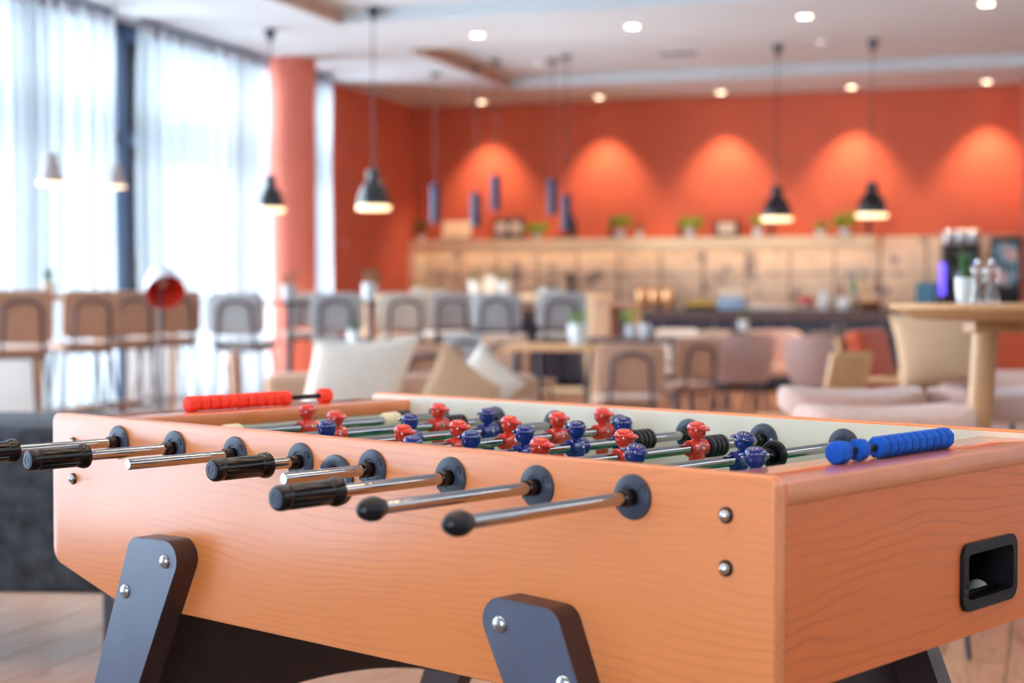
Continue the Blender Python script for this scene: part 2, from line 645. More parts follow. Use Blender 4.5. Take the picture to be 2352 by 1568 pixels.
# glazed left side: full height windows with dark frames
TM = on_left(291)
WW = 1.62
TS = 13.8                                    # unseen inward step of the glazing, added for the side board's glare
edges = [TM + WW * k for k in range(-3, 12)]
edges = [T1 + 0.02] + [e for e in edges if T1 + 0.3 < e < TS - 0.8] + [TS]
near_edges = [TS + 0.3 + 0.98 * k for k in range(5)]
WS = 3.6
struct('wall_left_return', rb(B(), -0.3, WS, TS, TS + 0.3, 0, H), 'white_paint')
struct('wall_left_rear', rb(B(), WS - 0.3, WS, near_edges[-1], TMAX, 0, H), 'white_paint')
def window(n, w0, w1, t0, t1, zt):
    """full height window between two corners, seen frame and two panes"""
    fr = B()
    alongt = abs(t1 - t0) > abs(w1 - w0)
    def bar(a0, a1, z0, z1):
        if alongt:
            rb(fr, w0 - 0.10, w0 - 0.01, a0, a1, z0, z1, 0.004)
        else:
            rb(fr, a0, a1, t0 + 0.01, t0 + 0.10, z0, z1, 0.004)
    lo, hi = (t0, t1) if alongt else (w0, w1)
    bar(lo, lo + 0.07, 0, H); bar(hi - 0.07, hi, 0, H)
    bar(lo + 0.07, hi - 0.07, 0, 0.09); bar(lo + 0.07, hi - 0.07, H - 0.12, H); bar(lo + 0.07, hi - 0.07, zt - 0.05, zt + 0.05)
    o = struct('window_%d' % n, fr, 'window_frame')
    for (z0, z1) in ((0.09, zt - 0.05), (zt + 0.05, H - 0.12)):
        g = B()
        if alongt:
            rb(g, w0 - 0.06, w0 - 0.05, lo + 0.07, hi - 0.07, z0, z1)
        else:
            rb(g, lo + 0.07, hi - 0.07, t0 + 0.05, t0 + 0.06, z0, z1)
        struct('pane', g, 'window_glass', o)
n = 1
for k in range(len(edges) - 1):
    window(n, 0, 0, edges[k], edges[k + 1], 2.42)
    n += 1
for k in range(len(near_edges) - 1):
    window(n, WS, WS, near_edges[k], near_edges[k + 1], 2.42)
    n += 1
# unseen window behind the viewer, added for fill light, between white piers
rear = [(5.2, 7.2)]
struct('wall_front', rb(rb(B(), WS - 0.3, 5.2, TMAX, TMAX + 0.3, 0, H), 7.2, WMAX, TMAX, TMAX + 0.3, 0, H), 'white_paint')
for (a0, a1) in rear:
    window(n, a0, a1, TMAX, TMAX, 2.42)
    n += 1
def portal(name, loc, rot, sx, sy):
    d = bpy.data.lights.new(name, 'AREA')
    d.shape = 'RECTANGLE'
    d.size, d.size_y = sx, sy
    d.cycles.is_portal = True
    o = bpy.data.objects.new(name, d)
    COL.objects.link(o)
    o.location = loc
    o.rotation_euler = rot
tl, th = edges[0], edges[-1]
portal('daylight_portal', room(-0.12, (tl + th) / 2, H / 2), (PI / 2, 0, -PI / 2 - TH), th - tl, H)
portal('daylight_portal', room(6.2, TMAX + 0.12, H / 2), (PI / 2, 0, -TH + PI), 2.0, H)
nl, nh = near_edges[0], near_edges[-1]
portal('daylight_portal', room(WS - 0.12, (nl + nh) / 2, H / 2), (PI / 2, 0, -PI / 2 - TH), nh - nl, H)

# sheer curtains hung inside the glazing
def curtain(label, ta, tb, w=0.26, waves=0.19, amp=0.042, seed=1, fabric='sheer_fabric'):
    r = random.Random(seed)
    root = thing('sheer_curtain', label, 'curtain', room(w, ta), -TH)
    nn = int((tb - ta) / 0.017)
    prof = []
    ph = r.random() * 6
    for i in range(nn + 1):
        t = (tb - ta) * i / nn
        ph += 2 * PI * 0.017 / (waves * (1 + 0.35 * math.sin(t * 5.1 + seed) + 0.2 * math.sin(t * 13.7)))
        prof.append((amp * math.sin(ph), t))
    zs = [0.02, 0.8, 1.7, 2.5, 3.0, 3.26, 3.34]
    vs, fs = [], []
    for z in zs:
        k = 1.0 if z < 3.0 else 1.0 - 0.35 * (z - 3.0) / 0.34
        for (x, t) in prof:
            vs.append((x * k + 0.012 * math.sin(t * 3 + z * 2), -t, z))
    m = len(prof)
    for j in range(len(zs) - 1):
        for i in range(m - 1):
            fs.append([j * m + i, j * m + i + 1, (j + 1) * m + i + 1, (j + 1) * m + i])
    B().add(vs, fs).obj('fabric', fabric, root)
    k = int((tb - ta) / 0.085)
    for i in range(k):
        t = (tb - ta) * (i + 0.5) / k
        B().box((0.0, -t, 3.30), (0.05, 0.022, 0.09), 0.008, 1).obj('pleat', 'pleat', root)
    B().box((0, -(tb - ta) / 2, 3.375), (0.03, tb - ta, 0.03), 0.005, 1).obj('rail', 'window_frame', root)
mat('pleat', (150, 142, 148), 0.9, noise=0.05)
curtain('long white sheer curtain between the dark window post and the orange column', on_left(617, 0.26), on_left(326, 0.26), seed=3)
curtain('narrow strip of white sheer curtain between the orange column and the orange side wall', on_left(766, 0.26), on_left(690, 0.26), seed=9)
curtain('unseen lined curtain added to dim the side window beside the football table', near_edges[0] + 0.05, near_edges[-1] - 0.05, w=WS + 0.16, seed=13, fabric='lined_fabric')  # out of view, added to soften the near windows' light
curtain('white sheer curtain at the far left in front of the bar stools', on_left(268, 0.26), on_left(-160, 0.26), seed=5)

# ------------------------------------------------------------------ tiled splashback, ledge and counter along the back wall
mat('tile_beige', (234, 206, 178), 0.35, noise=0.10, nscale=5)
mat('grout_dark', (112, 96, 96), 0.8, noise=0.2, nscale=10)
wood('pale_ledge', (255, 232, 196), (240, 208, 164), rough=0.5, freq=0.4, along='X')
def stained_tile():
    m = MATS['tile_beige']
    nt = m.node_tree
    bsdf = nt.nodes['Principled BSDF']
    old = bsdf.inputs['Base Color'].links[0].from_socket
    tc = nt.nodes.new('ShaderNodeTexCoord')
    n1 = nt.nodes.new('ShaderNodeTexNoise'); n1.inputs['Scale'].default_value = 4.2; n1.inputs['Detail'].default_value = 6
    nt.links.new(tc.outputs['Object'], n1.inputs['Vector'])
    r = nt.nodes.new('ShaderNodeValToRGB')
    r.color_ramp.elements[0].position = 0.56; r.color_ramp.elements[1].position = 0.66
    r.color_ramp.elements[0].color = (0, 0, 0, 1); r.color_ramp.elements[1].color = (0.8, 0.8, 0.8, 1)
    nt.links.new(n1.outputs['Fac'], r.inputs['Fac'])
    mx = nt.nodes.new('ShaderNodeMixRGB')
    nt.links.new(r.outputs[0], mx.inputs['Fac'])
    nt.links.new(old, mx.inputs[1])
    mx.inputs[2].default_value = lin((104, 92, 100))
    nt.links.new(mx.outputs[0], bsdf.inputs['Base Color'])
stained_tile()
W0, W1 = on_back(880), WP
ZT = zpx(549, room(2.5, 0))
splash = struct('wall_back_splashback', rb(B(), W0, W1, 0.0, 0.012, 0.86, ZT), 'grout_dark')
splash.location = room(0, 0)
nt_ = int((W1 - W0) / 0.50)
tw = (W1 - W0) / nt_
for k in range(nt_):
    zm = 0.86 + (ZT - 0.86) * 0.52
    for (z0, z1) in ((0.86, zm), (zm, ZT)):
        t_ = B()
        rb(t_, W0 + k * tw + 0.012, W0 + (k + 1) * tw - 0.012, 0.008, 0.03, z0 + 0.006, z1 - 0.006, 0.003)
        struct('tile', t_, 'tile_beige', splash)
ZL0, ZL1 = zpx(577, room(2.5, 0.2)), zpx(548, room(2.5, 0.2))
WL0, WL1 = on_back(944, 0.25), on_back(2008, 0.25)
ledge = thing('wall_ledge', 'long pale wooden ledge with one upright end on the tiled wall', 'shelf', room(0, 0), -TH)
lb = B(); rb(lb, WL0, WL1, 0.032, 0.30, ZL1 - 0.045, ZL1, 0.004); lb.obj('shelf_board', 'pale_ledge', ledge)
lb = B(); rb(lb, WL0, WL1, 0.278, 0.302, ZL0, ZL1 - 0.045, 0.003); lb.obj('fascia', 'pale_ledge', ledge)
lb = B(); rb(lb, WL0 - 0.02, WL0 + 0.11, 0.032, 0.30, 0.912, ZL0, 0.006); lb.obj('upright', 'pale_ledge', ledge)
mat('added_strip_glow', (255, 214, 150), 0.5, emit=(255, 238, 218), estr=5.0)  # glowing strip added out of sight behind the fascia to brighten the tiles
sb = B(); rb(sb, WL0 + 0.15, WL1 - 0.1, 0.225, 0.262, ZL1 - 0.062, ZL1 - 0.046, 0.0); sb.obj('added_tile_light', 'added_strip_glow', ledge)

mat('counter_top', (92, 76, 76), 0.4, noise=0.12, nscale=8)
mat('cabinet_navy', (44, 50, 72), 0.55, noise=0.08, nscale=6)
mat('cabinet_handle', (150, 150, 155), 0.3, metal=1.0)
CD = 0.72
nu = 11
uw = (W1 - 0.25 - 0.1) / nu
for k in range(nu):
    w0 = 0.25 + k * uw
    ordn = ['first', 'second', 'third', 'fourth', 'fifth', 'sixth', 'seventh', 'eighth', 'ninth', 'tenth', 'eleventh'][k]
    u_ = thing('base_cabinet', 'dark navy counter cabinet, %s unit along the bar from the far corner' % ordn, 'cabinet', room(w0 + uw / 2, 0.36), -TH, 'dark cabinets under the bar counter')
    B().box((0, 0, 0.46), (uw - 0.006, 0.60, 0.80), 0.004, 1).obj('body', 'cabinet_navy', u_)
    B().box((0, 0.02, 0.03), (uw - 0.006, 0.50, 0.06)).obj('plinth', 'cup_black', u_)
    d_ = B().box((0, -0.31, 0.46), (uw - 0.02, 0.02, 0.76), 0.003, 1).obj('door', 'cabinet_navy', u_)
    B().box((uw * 0.36, -0.326, 0.72), (0.012, 0.012, 0.14), 0.004, 1).obj('handle', 'cabinet_handle', d_)
ct = thing('counter_top', 'long dark stone worktop on the bar cabinets', 'worktop', room(0, 0), -TH)
b_ = B(); rb(b_, 0.2, W1 - 0.05, 0.034, CD, 0.862, 0.91, 0.004); b_.obj('slab', 'counter_top', ct)
b_ = B(); rb(b_, 0.2, W1 - 0.05, CD - 0.03, CD + 0.004, 0.80, 0.862, 0.003); b_.obj('front_edge', 'counter_top', ct)

# ------------------------------------------------------------------ football table
# local frame of the table: x = -s (s runs along the long side away from the near corner), y across, z up from the floor
PHI = math.radians(-47.862)
CX_, CY_ = 0.28866, 1.76797
LS, WID, TP = 1.443, 0.7585, 0.0235           # length, width, board thickness
ZTOP = CAMZ - 0.2015
def Z(dz):
    return CAMZ + dz
ZR = Z(-0.2395)                               # rod axis
VIN0, VIN1 = TP, WID - TP
table = thing('football_table', 'cherry wood table football game with chrome rods and black slanted legs', 'football table', (CX_, CY_, 0), math.atan2(-math.cos(PHI), -math.sin(PHI)))
def P(s, v, z):
    return Vector((-s, v, z))

# long side boards: rounded top corners, slanted bottom corners
def side_outline(ztop):
    pts = [(0, ztop), (LS, ztop), (LS, Z(-0.4505)), (1.2655, Z(-0.4975)), (LS - 1.2655, Z(-0.4975)), (0, Z(-0.4505))]
    return rounded(pts, [0.014, 0.016, 0.03, 0.012, 0.012, 0.03], 7)
out = side_outline(ZTOP)
near = B().prism(out, 0.0, TP, lambda p, a: P(p[0], a, p[1]), 0.0022).obj('side_panel', 'cherry_wood', table, angle=50)
out2 = side_outline(Z(-0.1995))
farp = B().prism(out2, WID - TP + 0.002, WID, lambda p, a: P(p[0], a, p[1]), 0.0022).obj('side_panel', 'cherry_wood', table, angle=50)
lin_o = inset(out2, 0.0035)
B().prism(lin_o, WID - TP - 0.0005, WID - TP + 0.003, lambda p, a: P(p[0], a, p[1]), 0.001).obj('white_lining', 'white_laminate', farp)
lin_n = inset(out, 0.0035)
B().prism(lin_n, TP - 0.003, TP + 0.0005, lambda p, a: P(p[0], a, p[1]), 0.001).obj('white_lining', 'white_laminate', near)

def end_block(s0, s1, sface, front):
    e = B()
    e.prism(rounded([(s0, Z(-0.235)), (s1, Z(-0.235)), (s1, Z(-0.2105)), (s0, Z(-0.2105))], 0.002, 2), VIN0, VIN1, lambda p, a: P(p[0], a, p[1]))
    lid = e.obj('end_lid', 'cherry_plain', table)
    return lid
lid_near = end_block(-0.0012, 0.115, 0.0, True)
lid_far = end_block(LS - 0.115, LS + 0.0012, LS, False)
# end boards; the near one has a hole for the ball return
VB0, VB1, ZB0, ZB1 = 0.4485, 0.6035, Z(-0.4135), Z(-0.3320)
def ring_face(outer, inner, s0, s1):
    """board with an opening, outer and inner loops with the same number of points"""
    n_ = len(outer)
    loops = [[P(s0, p[0], p[1]) for p in inner], [P(s0, p[0], p[1]) for p in outer], [P(s1, p[0], p[1]) for p in outer], [P(s1, p[0], p[1]) for p in inner]]
    vs = [p for l in loops for p in l]
    fs = []
    for k in range(4):
        k2 = (k + 1) % 4
        for i in range(n_):
            j = (i + 1) % n_
            fs.append([k * n_ + i, k * n_ + j, k2 * n_ + j, k2 * n_ + i])
    return B().add(vs, fs)
def rect_pts(a0, a1, b0, b1, r, seg=6):
    return rounded([(a0, b0), (a1, b0), (a1, b1), (a0, b1)], r, seg)
outer = rect_pts(VIN0, VIN1, Z(-0.4514), Z(-0.2352), 0.0005)
inner = rect_pts(VB0 + 0.006, VB1 - 0.006, ZB0 + 0.006, ZB1 - 0.006, 0.014)
near_end = ring_face(outer, inner, 0.002, 0.0225).obj('end_panel', 'cherry_wood_end', table, angle=25)
e = B(); e.prism([(LS - 0.0225, Z(-0.4514)), (LS - 0.002, Z(-0.4514)), (LS - 0.002, Z(-0.2352)), (LS - 0.0225, Z(-0.2352))], VIN0, VIN1, lambda p, a: P(p[0], a, p[1]))
far_end = e.obj('end_panel', 'cherry_wood_end', table, angle=25)
# inner ends below the lids (goal sides) and the pitch
for (s0, s1) in ((0.093, 0.113), (LS - 0.113, LS - 0.093)):
    e = B(); e.prism([(s0, Z(-0.33)), (s1, Z(-0.33)), (s1, Z(-0.2352)), (s0, Z(-0.2352))], VIN0, VIN1, lambda p, a: P(p[0], a, p[1]))
    eo = e.obj('inner_end', 'white_laminate', table)
    g = B(); g.box((-(s0 if s0 < 0.5 else s1), (VIN0 + VIN1) / 2, Z(-0.285)), (0.004, 0.205, 0.072), 0.001, 1)
    g = B(); g.box((-(s1 + 0.001 if s0 < 0.5 else s0 - 0.001), (VIN0 + VIN1) / 2, Z(-0.283)), (0.003, 0.205, 0.066), 0.001, 1)
    g.obj('goal_mouth', 'cup_black', eo)
e = B().box((-LS / 2, (VIN0 + VIN1) / 2, Z(-0.322)), (LS - 0.19, VIN1 - VIN0, 0.012))
pitch = e.obj('pitch', 'field_green', table)
pl = B()
zz = Z(-0.3156)
pl.box((-LS / 2, 0.379, zz), (0.006, VIN1 - VIN0 - 0.01, 0.0006))
for sx in (0.118, 0.30, LS - 0.30, LS - 0.118):
    pl.box((-sx, 0.379, zz), (0.006, 0.40, 0.0006))
for vv in (0.179, 0.579):
    pl.box((-0.209, vv, zz), (0.188, 0.006, 0.0006)); pl.box((-(LS - 0.209), vv, zz), (0.188, 0.006, 0.0006))
ring = []
for k in range(40):
    a0, a1 = 2 * PI * k / 40, 2 * PI * (k + 1) / 40
    r0, r1 = 0.097, 0.103
    vs = [(-LS / 2 + r * math.cos(a), 0.379 + r * math.sin(a), zz + 0.0003) for (r, a) in ((r0, a0), (r1, a0), (r1, a1), (r0, a1))]
    pl.add(vs, [[0, 1, 2, 3]])
pl.obj('pitch_lines', 'field_line', pitch)
B().box((-LS / 2, (VIN0 + VIN1) / 2, Z(-0.43)), (LS - 0.06, VIN1 - VIN0 - 0.004, 0.012)).obj('bottom_board', 'dark_board', table)

# ball return: black tray in the near end
fr_o = rect_pts(VB0 - 0.004, VB1 + 0.002, ZB0 - 0.004, ZB1 + 0.004, 0.019)
fr_i = rect_pts(VB0 + 0.0115, VB1 - 0.0105, ZB0 + 0.0105, ZB1 - 0.0105, 0.008)
ret = ring_face(fr_o, fr_i, -0.0035, 0.004)
# soften outer rim
cupf = ret.obj('ball_return', 'cup_black', near_end, angle=30)
bx = B()
iv0, iv1, iz0, iz1 = VB0 + 0.010, VB1 - 0.009, ZB0 + 0.009, ZB1 - 0.009
izt = Z(-0.4300)
loopA = [P(0.023, p[0], p[1]) for p in rect_pts(iv0 - 0.012, iv1 + 0.012, izt, iz1, 0.004)]
loopB = [P(0.085, p[0], p[1]) for p in rect_pts(iv0 - 0.012, iv1 + 0.012, izt, iz1, 0.004)]
bx.loft([[P(0.003, p[0], p[1]) for p in rect_pts(iv0, iv1, iz0, iz1, 0.009)], [P(0.0235, p[0], p[1]) for p in rect_pts(iv0, iv1, iz0, iz1, 0.009)]], cap=False)
bx.loft([loopA, loopB], cap=False)
bx.add(loopB, [list(range(len(loopB)))])
bx.prism([(0.0228, izt), (0.026, izt), (0.026, Z(-0.4005)), (0.0228, Z(-0.4005))], iv0 - 0.012, iv1 + 0.012, lambda p, a: P(p[0], a, p[1]))
bx.obj('tray', 'cup_black', near_end)
ball = B().ell((0, 0, 0), (0.017, 0.017, 0.017), 24, 16).obj('ball', 'ball_white')
ball.location = table.matrix_basis @ P(0.0445, 0.582, izt + 0.0174)
tag(ball, 'white ball lying in the black ball return of the football table', 'ball')

# bolts with black washers on the long side boards
def dome_bolt(s, v, z, parent, out, rad, washer):
    d = Vector((0, out, 0))
    p0 = P(s, v, z)
    o = B().axis(p0, p0 + d, [(rad, 0.0), (rad, 0.001), (rad * 0.92, 0.003), (rad * 0.7, 0.005), (rad * 0.4, 0.0062), (0.0, 0.0066)] if not washer
                 else [(rad, 0.0018), (rad * 0.98, 0.0035), (rad * 0.82, 0.0062), (rad * 0.5, 0.0082), (0.0, 0.009)], 20).obj('bolt', 'steel_bolt', parent)
    if washer:
        B().axis(p0, p0 + d, [(rad * 1.42, 0.0), (rad * 1.42, 0.0016), (rad * 1.2, 0.0028), (0.0, 0.0025)], 20).obj('washer', 'black_gloss', parent)
for s_ in (0.0636, 1.3806):
    for z_ in (-0.2488, -0.3090):
        dome_bolt(s_, 0.0, Z(z_), near, -1, 0.0068, True)
        dome_bolt(s_, WID, Z(z_), farp, 1, 0.0068, True)

# slanted legs
def leg(mirror, v0, v1, out):
    zb = -0.002
    def sl(z): return 1.1772 + 0.408 * (Z(-0.4146) - z)
    def sr(z): return 1.0379 + 0.508 * (Z(-0.4019) - z)
    zt = Z(-0.3735)
    lt, rt = sl(zt), sr(zt)
    pts = [(rt - 0.004, zt - 0.001), (lt - 0.0, zt - 0.006), (sl(0.0), 0.0), (sr(0.0), 0.0)]
    ol = rounded(pts, [0.030, 0.026, 0.004, 0.004], 9)
    if mirror:
        ol = [(LS - p[0], p[1]) for p in ol]
    va, vb = min(v0, v1), max(v0, v1)
    core = B().prism(ol, va + (0.0012 if out < 0 else 0.0), vb - (0.0012 if out > 0 else 0.0), lambda p, a: P(p[0], a, p[1])).obj('leg', 'leg_edge', table, angle=30)
    f = va if out < 0 else vb
    B().prism(inset(ol, 0.0005), min(f, f - out * 0.0012), max(f, f - out * 0.0012), lambda p, a: P(p[0], a, p[1])).obj('facing', 'leg_laminate', core, angle=30)
    for (s_, z_) in ((1.0695, -0.4090), (1.1735, -0.4670)):
        s2 = LS - s_ if mirror else s_
        dome_bolt(s2, f, Z(z_), core, out, 0.0112, False)
for mirror in (False, True):
    leg(mirror, -0.04, 0.0, -1)
    leg(mirror, WID, WID + 0.04, 1)
# arched boards between the leg pairs
for mirror in (False, True):
    def sq(z): return 1.095 + 0.43 * (Z(-0.45) - z)
    arc = [(0.0, Z(-0.44)), (WID, Z(-0.44))]
    lo = []
    for k in range(21):
        vv = WID * (1 - k / 20)
        lo.append((vv, Z(-0.682) - ((vv - 0.379) ** 2) / 2.2))
    ol = arc + lo
    e = B()
    def fn(p, a, m=mirror):
        s_ = sq(p[1]) + a
        return P(LS - s_ if m else s_, p[0], p[1])
    e.prism(ol, 0.0, 0.022, fn)
    e.obj('arched_brace', 'dark_board', table, angle=30)

# ball entry cup in the middle of each long side
fp = P(0.745, WID - TP, Z(-0.259))
B().axis(fp, fp + Vector((0, -1, 0)), [(0.010, 0.0), (0.010, 0.004), (0.0125, 0.0052), (0.018, 0.0048), (0.020, 0.002), (0.020, 0.0)], 28).obj('entry_port', 'black_plastic', farp)
B().box(fp + Vector((0.011, -0.003, -0.0065)), (0.028, 0.006, 0.011), 0.001, 1).obj('port_slot', 'dark_board', farp)
for (par, v0, out) in ((near, 0.0, -1),):
    p0 = P(0.7205, v0, Z(-0.2602))
    o = B().axis(p0, p0 + Vector((0, out, 0)), [(0.0205, -0.004), (0.0205, 0.0045), (0.024, 0.0062), (0.031, 0.0058), (0.0352, 0.0035), (0.0358, 0.0), (0.0205, -0.004)], 40).obj('entry_ring', 'flange_plastic', par)
    B().axis(p0, p0 + Vector((0, out, 0)), [(0.0, -0.003), (0.0205, -0.003), (0.0205, 0.002)], 32).obj('entry_hole', 'cup_black', par)
    for k in range(3):
        a = 0.55 + k * 2 * PI / 3
        q = p0 + Vector((0.0285 * math.cos(a), out * 0.0058, 0.0285 * math.sin(a)))
        B().axis(q, q + Vector((0, out, 0)), [(0.0026, 0), (0.0024, 0.0012), (0, 0.0014)], 12).obj('screw', 'steel_bolt', par)

# bearings: black discs on both faces of both boards
RODS = [0.196 + 0.15 * i for i in range(8)]
def bearing(s, v, out, par):
    p0 = P(s, v, ZR)
    d = Vector((0, out, 0))
    B().axis(p0, p0 + d, [(0.0135, 0.0046), (0.0145, 0.0060), (0.0205, 0.0058), (0.0262, 0.0040), (0.0272, 0.0022), (0.0272, 0.0)], 40).obj('bearing', 'flange_plastic', par)
    B().axis(p0, p0 + d, [(0.0105, 0.0), (0.0105, 0.0205), (0.0098, 0.0225), (0.0085, 0.0228)], 28).obj('bushing', 'black_gloss', par)
    B().axis(p0, p0 + d, [(0.0105, 0.0022), (0.0142, 0.0030)], 28).obj('recess', 'cup_black', par)
    # small snap tabs moulded into the disc
    for (ang) in (150, -35):
        a = math.radians(ang)
        c0 = Vector((0.0205 * math.cos(a) * -1, 0, 0.0205 * math.sin(a)))
        lp = []
        for k in range(13):
            b_ = PI * k / 12
            lp.append(p0 + c0 + Vector((0.0036 * math.cos(b_), out * 0.0058, 0.0055 * math.sin(b_))))
        lp = [p0 + c0 + Vector((0.0036, out * 0.0056, -0.004))] + lp + [p0 + c0 + Vector((-0.0036, out * 0.0056, -0.004))]
        B().tube(lp, 0.00055, 5).obj('snap_tab', 'cup_black', par)
for s_ in RODS:
    bearing(s_, 0.0, -1, near)
    bearing(s_, VIN0 + 0.0005, 1, near)
    bearing(s_, VIN1 - 0.0005, -1, farp)
    bearing(s_, WID, 1, farp)
    q = P(s_, VIN1 - 0.0060, ZR) + Vector((0.0185, 0, 0.001))
    B().axis(q, q + Vector((0, -1, 0)), [(0.0030, 0), (0.0028, 0.0012), (0, 0.0014)], 12).obj('screw', 'steel_bolt', farp)

# little players
def player_mesh(face, lean=0.0):
    b = B()
    secs = [(-0.0655, .0115, .0100), (-0.0640, .0125, .0108), (-0.0545, .0120, .0108), (-0.0525, .0078, .0100), (-0.040, .0076, .0105), (-0.0385, .0086, .0112), (-0.024, .0092, .0122),
            (-0.012, .0110, .0145), (-0.004, .0126, .0166), (0.004, .0124, .0172), (0.0088, .0112, .0158), (0.0112, .0094, .0124), (0.0126, .0076, .0084), (0.0138, .0070, .0072),
            (0.0150, .0084, .0080), (0.0172, .0114, .0106), (0.0205, .0136, .0127), (0.0245, .0146, .0136), (0.0280, .0148, .0138), (0.0305, .0146, .0136), (0.0309, .0156, .0148), (0.0316, .0162, .0154),
            (0.0324, .0154, .0147), (0.0330, .0143, .0137), (0.0362, .0136, .0130), (0.0388, .0113, .0108), (0.0405, .0082, .0078), (0.0414, .0045, .0042), (0.0416, .0008, .0008)]
    loops = []
    for (z, rx, ry) in secs:
        lp = []
        sq_ = z < -0.02
        for i in range(24):
            a = 2 * PI * i / 24
            ca, sa = math.cos(a), math.sin(a)
            if sq_:
                ca = math.copysign(abs(ca) ** 0.6, ca); sa = math.copysign(abs(sa) ** 0.6, sa)
            cx = 0.0008 * face if 0.015 < z < 0.0305 else 0.0
            lp.append((rx * ca + cx, ry * sa, z))
        loops.append(lp)
    b.loft(loops)
    # barrel round the rod, with collars
    b.axis((0, -0.0195, 0), (0, 0.0195, 0), [(0.0088, 0), (0.0118, 0.0), (0.0130, 0.0012), (0.0130, 0.0035), (0.0122, 0.006), (0.0122, 0.033), (0.0130, 0.0355), (0.0130, 0.0378), (0.0118, 0.039), (0.0088, 0.039)], 28)
    # peak of the cap, nose, chin, ears and hair
    pk = []
    for k in range(17):
        a = -PI / 2 + PI * k / 16
        pk.append((math.cos(a), math.sin(a)))
    vs, fs = [], []
    for (zz, gr) in ((0.0302, 0.95), (0.0316, 1.0), (0.0336, 0.93)):
        for (c_, s_) in pk:
            vs.append((face * (0.0095 + 0.0142 * c_ * gr), 0.0136 * s_ * gr, zz - 0.0026 * c_))
    m = len(pk)
    for j in range(2):
        for i in range(m - 1):
            fs.append([j * m + i, j * m + i + 1, (j + 1) * m + i + 1, (j + 1) * m + i])
    fs.append(list(range(m))); fs.append([2 * m + i for i in range(m)])
    b.add(vs, fs)
    b.ell((face * 0.0154, 0, 0.0238), (0.0022, 0.0018, 0.0028), 10, 6)
    b.ell((face * 0.0122, 0, 0.0176), (0.0030, 0.0042, 0.0022), 10, 6)
    b.ell((face * 0.0142, 0, 0.0200), (0.0014, 0.0038, 0.0008), 10, 6)
    for sy in (-1, 1):
        b.ell((face * 0.0126, sy * 0.0062, 0.0272), (0.0022, 0.0030, 0.0010), 8, 6)
        b.ell((-face * 0.001, sy * 0.0134, 0.0240), (0.0026, 0.0014, 0.0036), 10, 6)
        b.tube([(face * 0.0062, sy * 0.0124, 0.0300), (face * 0.0056, sy * 0.0126, 0.0245), (face * 0.0036, sy * 0.0116, 0.0196)], 0.0007, 6)
    # arms held to the body and the shirt hem
    for sy in (-1, 1):
        b.tube([(0.0015 * face, sy * 0.0160, 0.0075), (0.002 * face, sy * 0.0158, -0.010), (0.003 * face, sy * 0.0132, -0.024)], 0.0034, 8)
    return b
proto = {}
for (nm, face) in (('red', 1), ('blue', -1)):
    o = player_mesh(face).obj('player', 'player_' + nm, None, angle=42)
    proto[nm] = o.data
    bpy.data.objects.remove(o)
men = {1: ('blue', [0.258]), 2: ('blue', [0.191, 0.447]), 3: ('red', [0.176, 0.364, 0.546]), 4: ('blue', [0.076, 0.195, 0.313, 0.435, 0.553]),
       5: ('red', [0.202, 0.323, 0.443, 0.564, 0.684]), 6: ('blue', [0.181, 0.363, 0.552]), 7: ('red', [0.331, 0.581]), 8: ('red', [0.399])}
tilt = {1: 0.0, 2: 0.22, 3: 0.0, 4: 0.0, 5: 0.0, 6: 0.0, 7: 0.0, 8: -0.12}
bump = {1: [], 2: [], 3: [(0.108, 0.152), (0.570, 0.616)], 4: [(0.578, 0.624)], 5: [(0.704, 0.727)], 6: [(0.136, 0.158), (0.574, 0.612)],
        7: [(0.090, 0.130), (0.604, 0.646)], 8: [(0.624, 0.652), (0.090, 0.120)]}
# v of the near end of each rod and what sits on it
ends = {1: (-0.318, 'ball'), 2: (-0.301, 'ball'), 3: (-0.2953, 'grip'), 4: (-0.1579, 'bare'), 5: (-0.1594, 'grip'), 6: (-0.1904, 'bare'), 7: (-0.258, 'grip'), 8: (-0.285, 'grip')}
grip_prof = [(0.0, 0.0), (0.003, 0.0002), (0.0032, 0.0012), (0.0060, 0.0012), (0.0062, 0.0002), (0.0090, 0.0002), (0.0092, 0.0012), (0.0118, 0.0014), (0.0122, 0.0006), (0.0136, 0.0012), (0.0150, 0.0035), (0.0157, 0.0068), (0.0158, 0.0125), (0.0153, 0.0150),
             (0.0146, 0.0165), (0.0154, 0.0185), (0.0154, 0.060), (0.0154, 0.0785), (0.0150, 0.0805), (0.0160, 0.0835), (0.0178, 0.0885), (0.0184, 0.0925), (0.0184, 0.0955), (0.0176, 0.0977), (0.0090, 0.0977)]
def add_grip(rod, s, v, out):
    """handle whose outer end face sits at v; out = -1 on the near side, +1 on the far side"""
    p0 = P(s, v, ZR)
    B().axis(p0, p0 - Vector((0, out, 0)), grip_prof, 96, (15, 18, 12, 0.085)).obj('grip', 'black_gloss', rod, angle=32)
    B().axis(p0, p0 - Vector((0, out, 0)), [(0.0, -0.0003), (0.0030, -0.0001), (0.0034, 0.0006), (0.0058, 0.0006), (0.0062, -0.0001), (0.0088, -0.0001), (0.0092, 0.0006), (0.0120, 0.0008), (0.0130, 0.0012)], 40).obj('grip_cap', 'grip_end', rod)
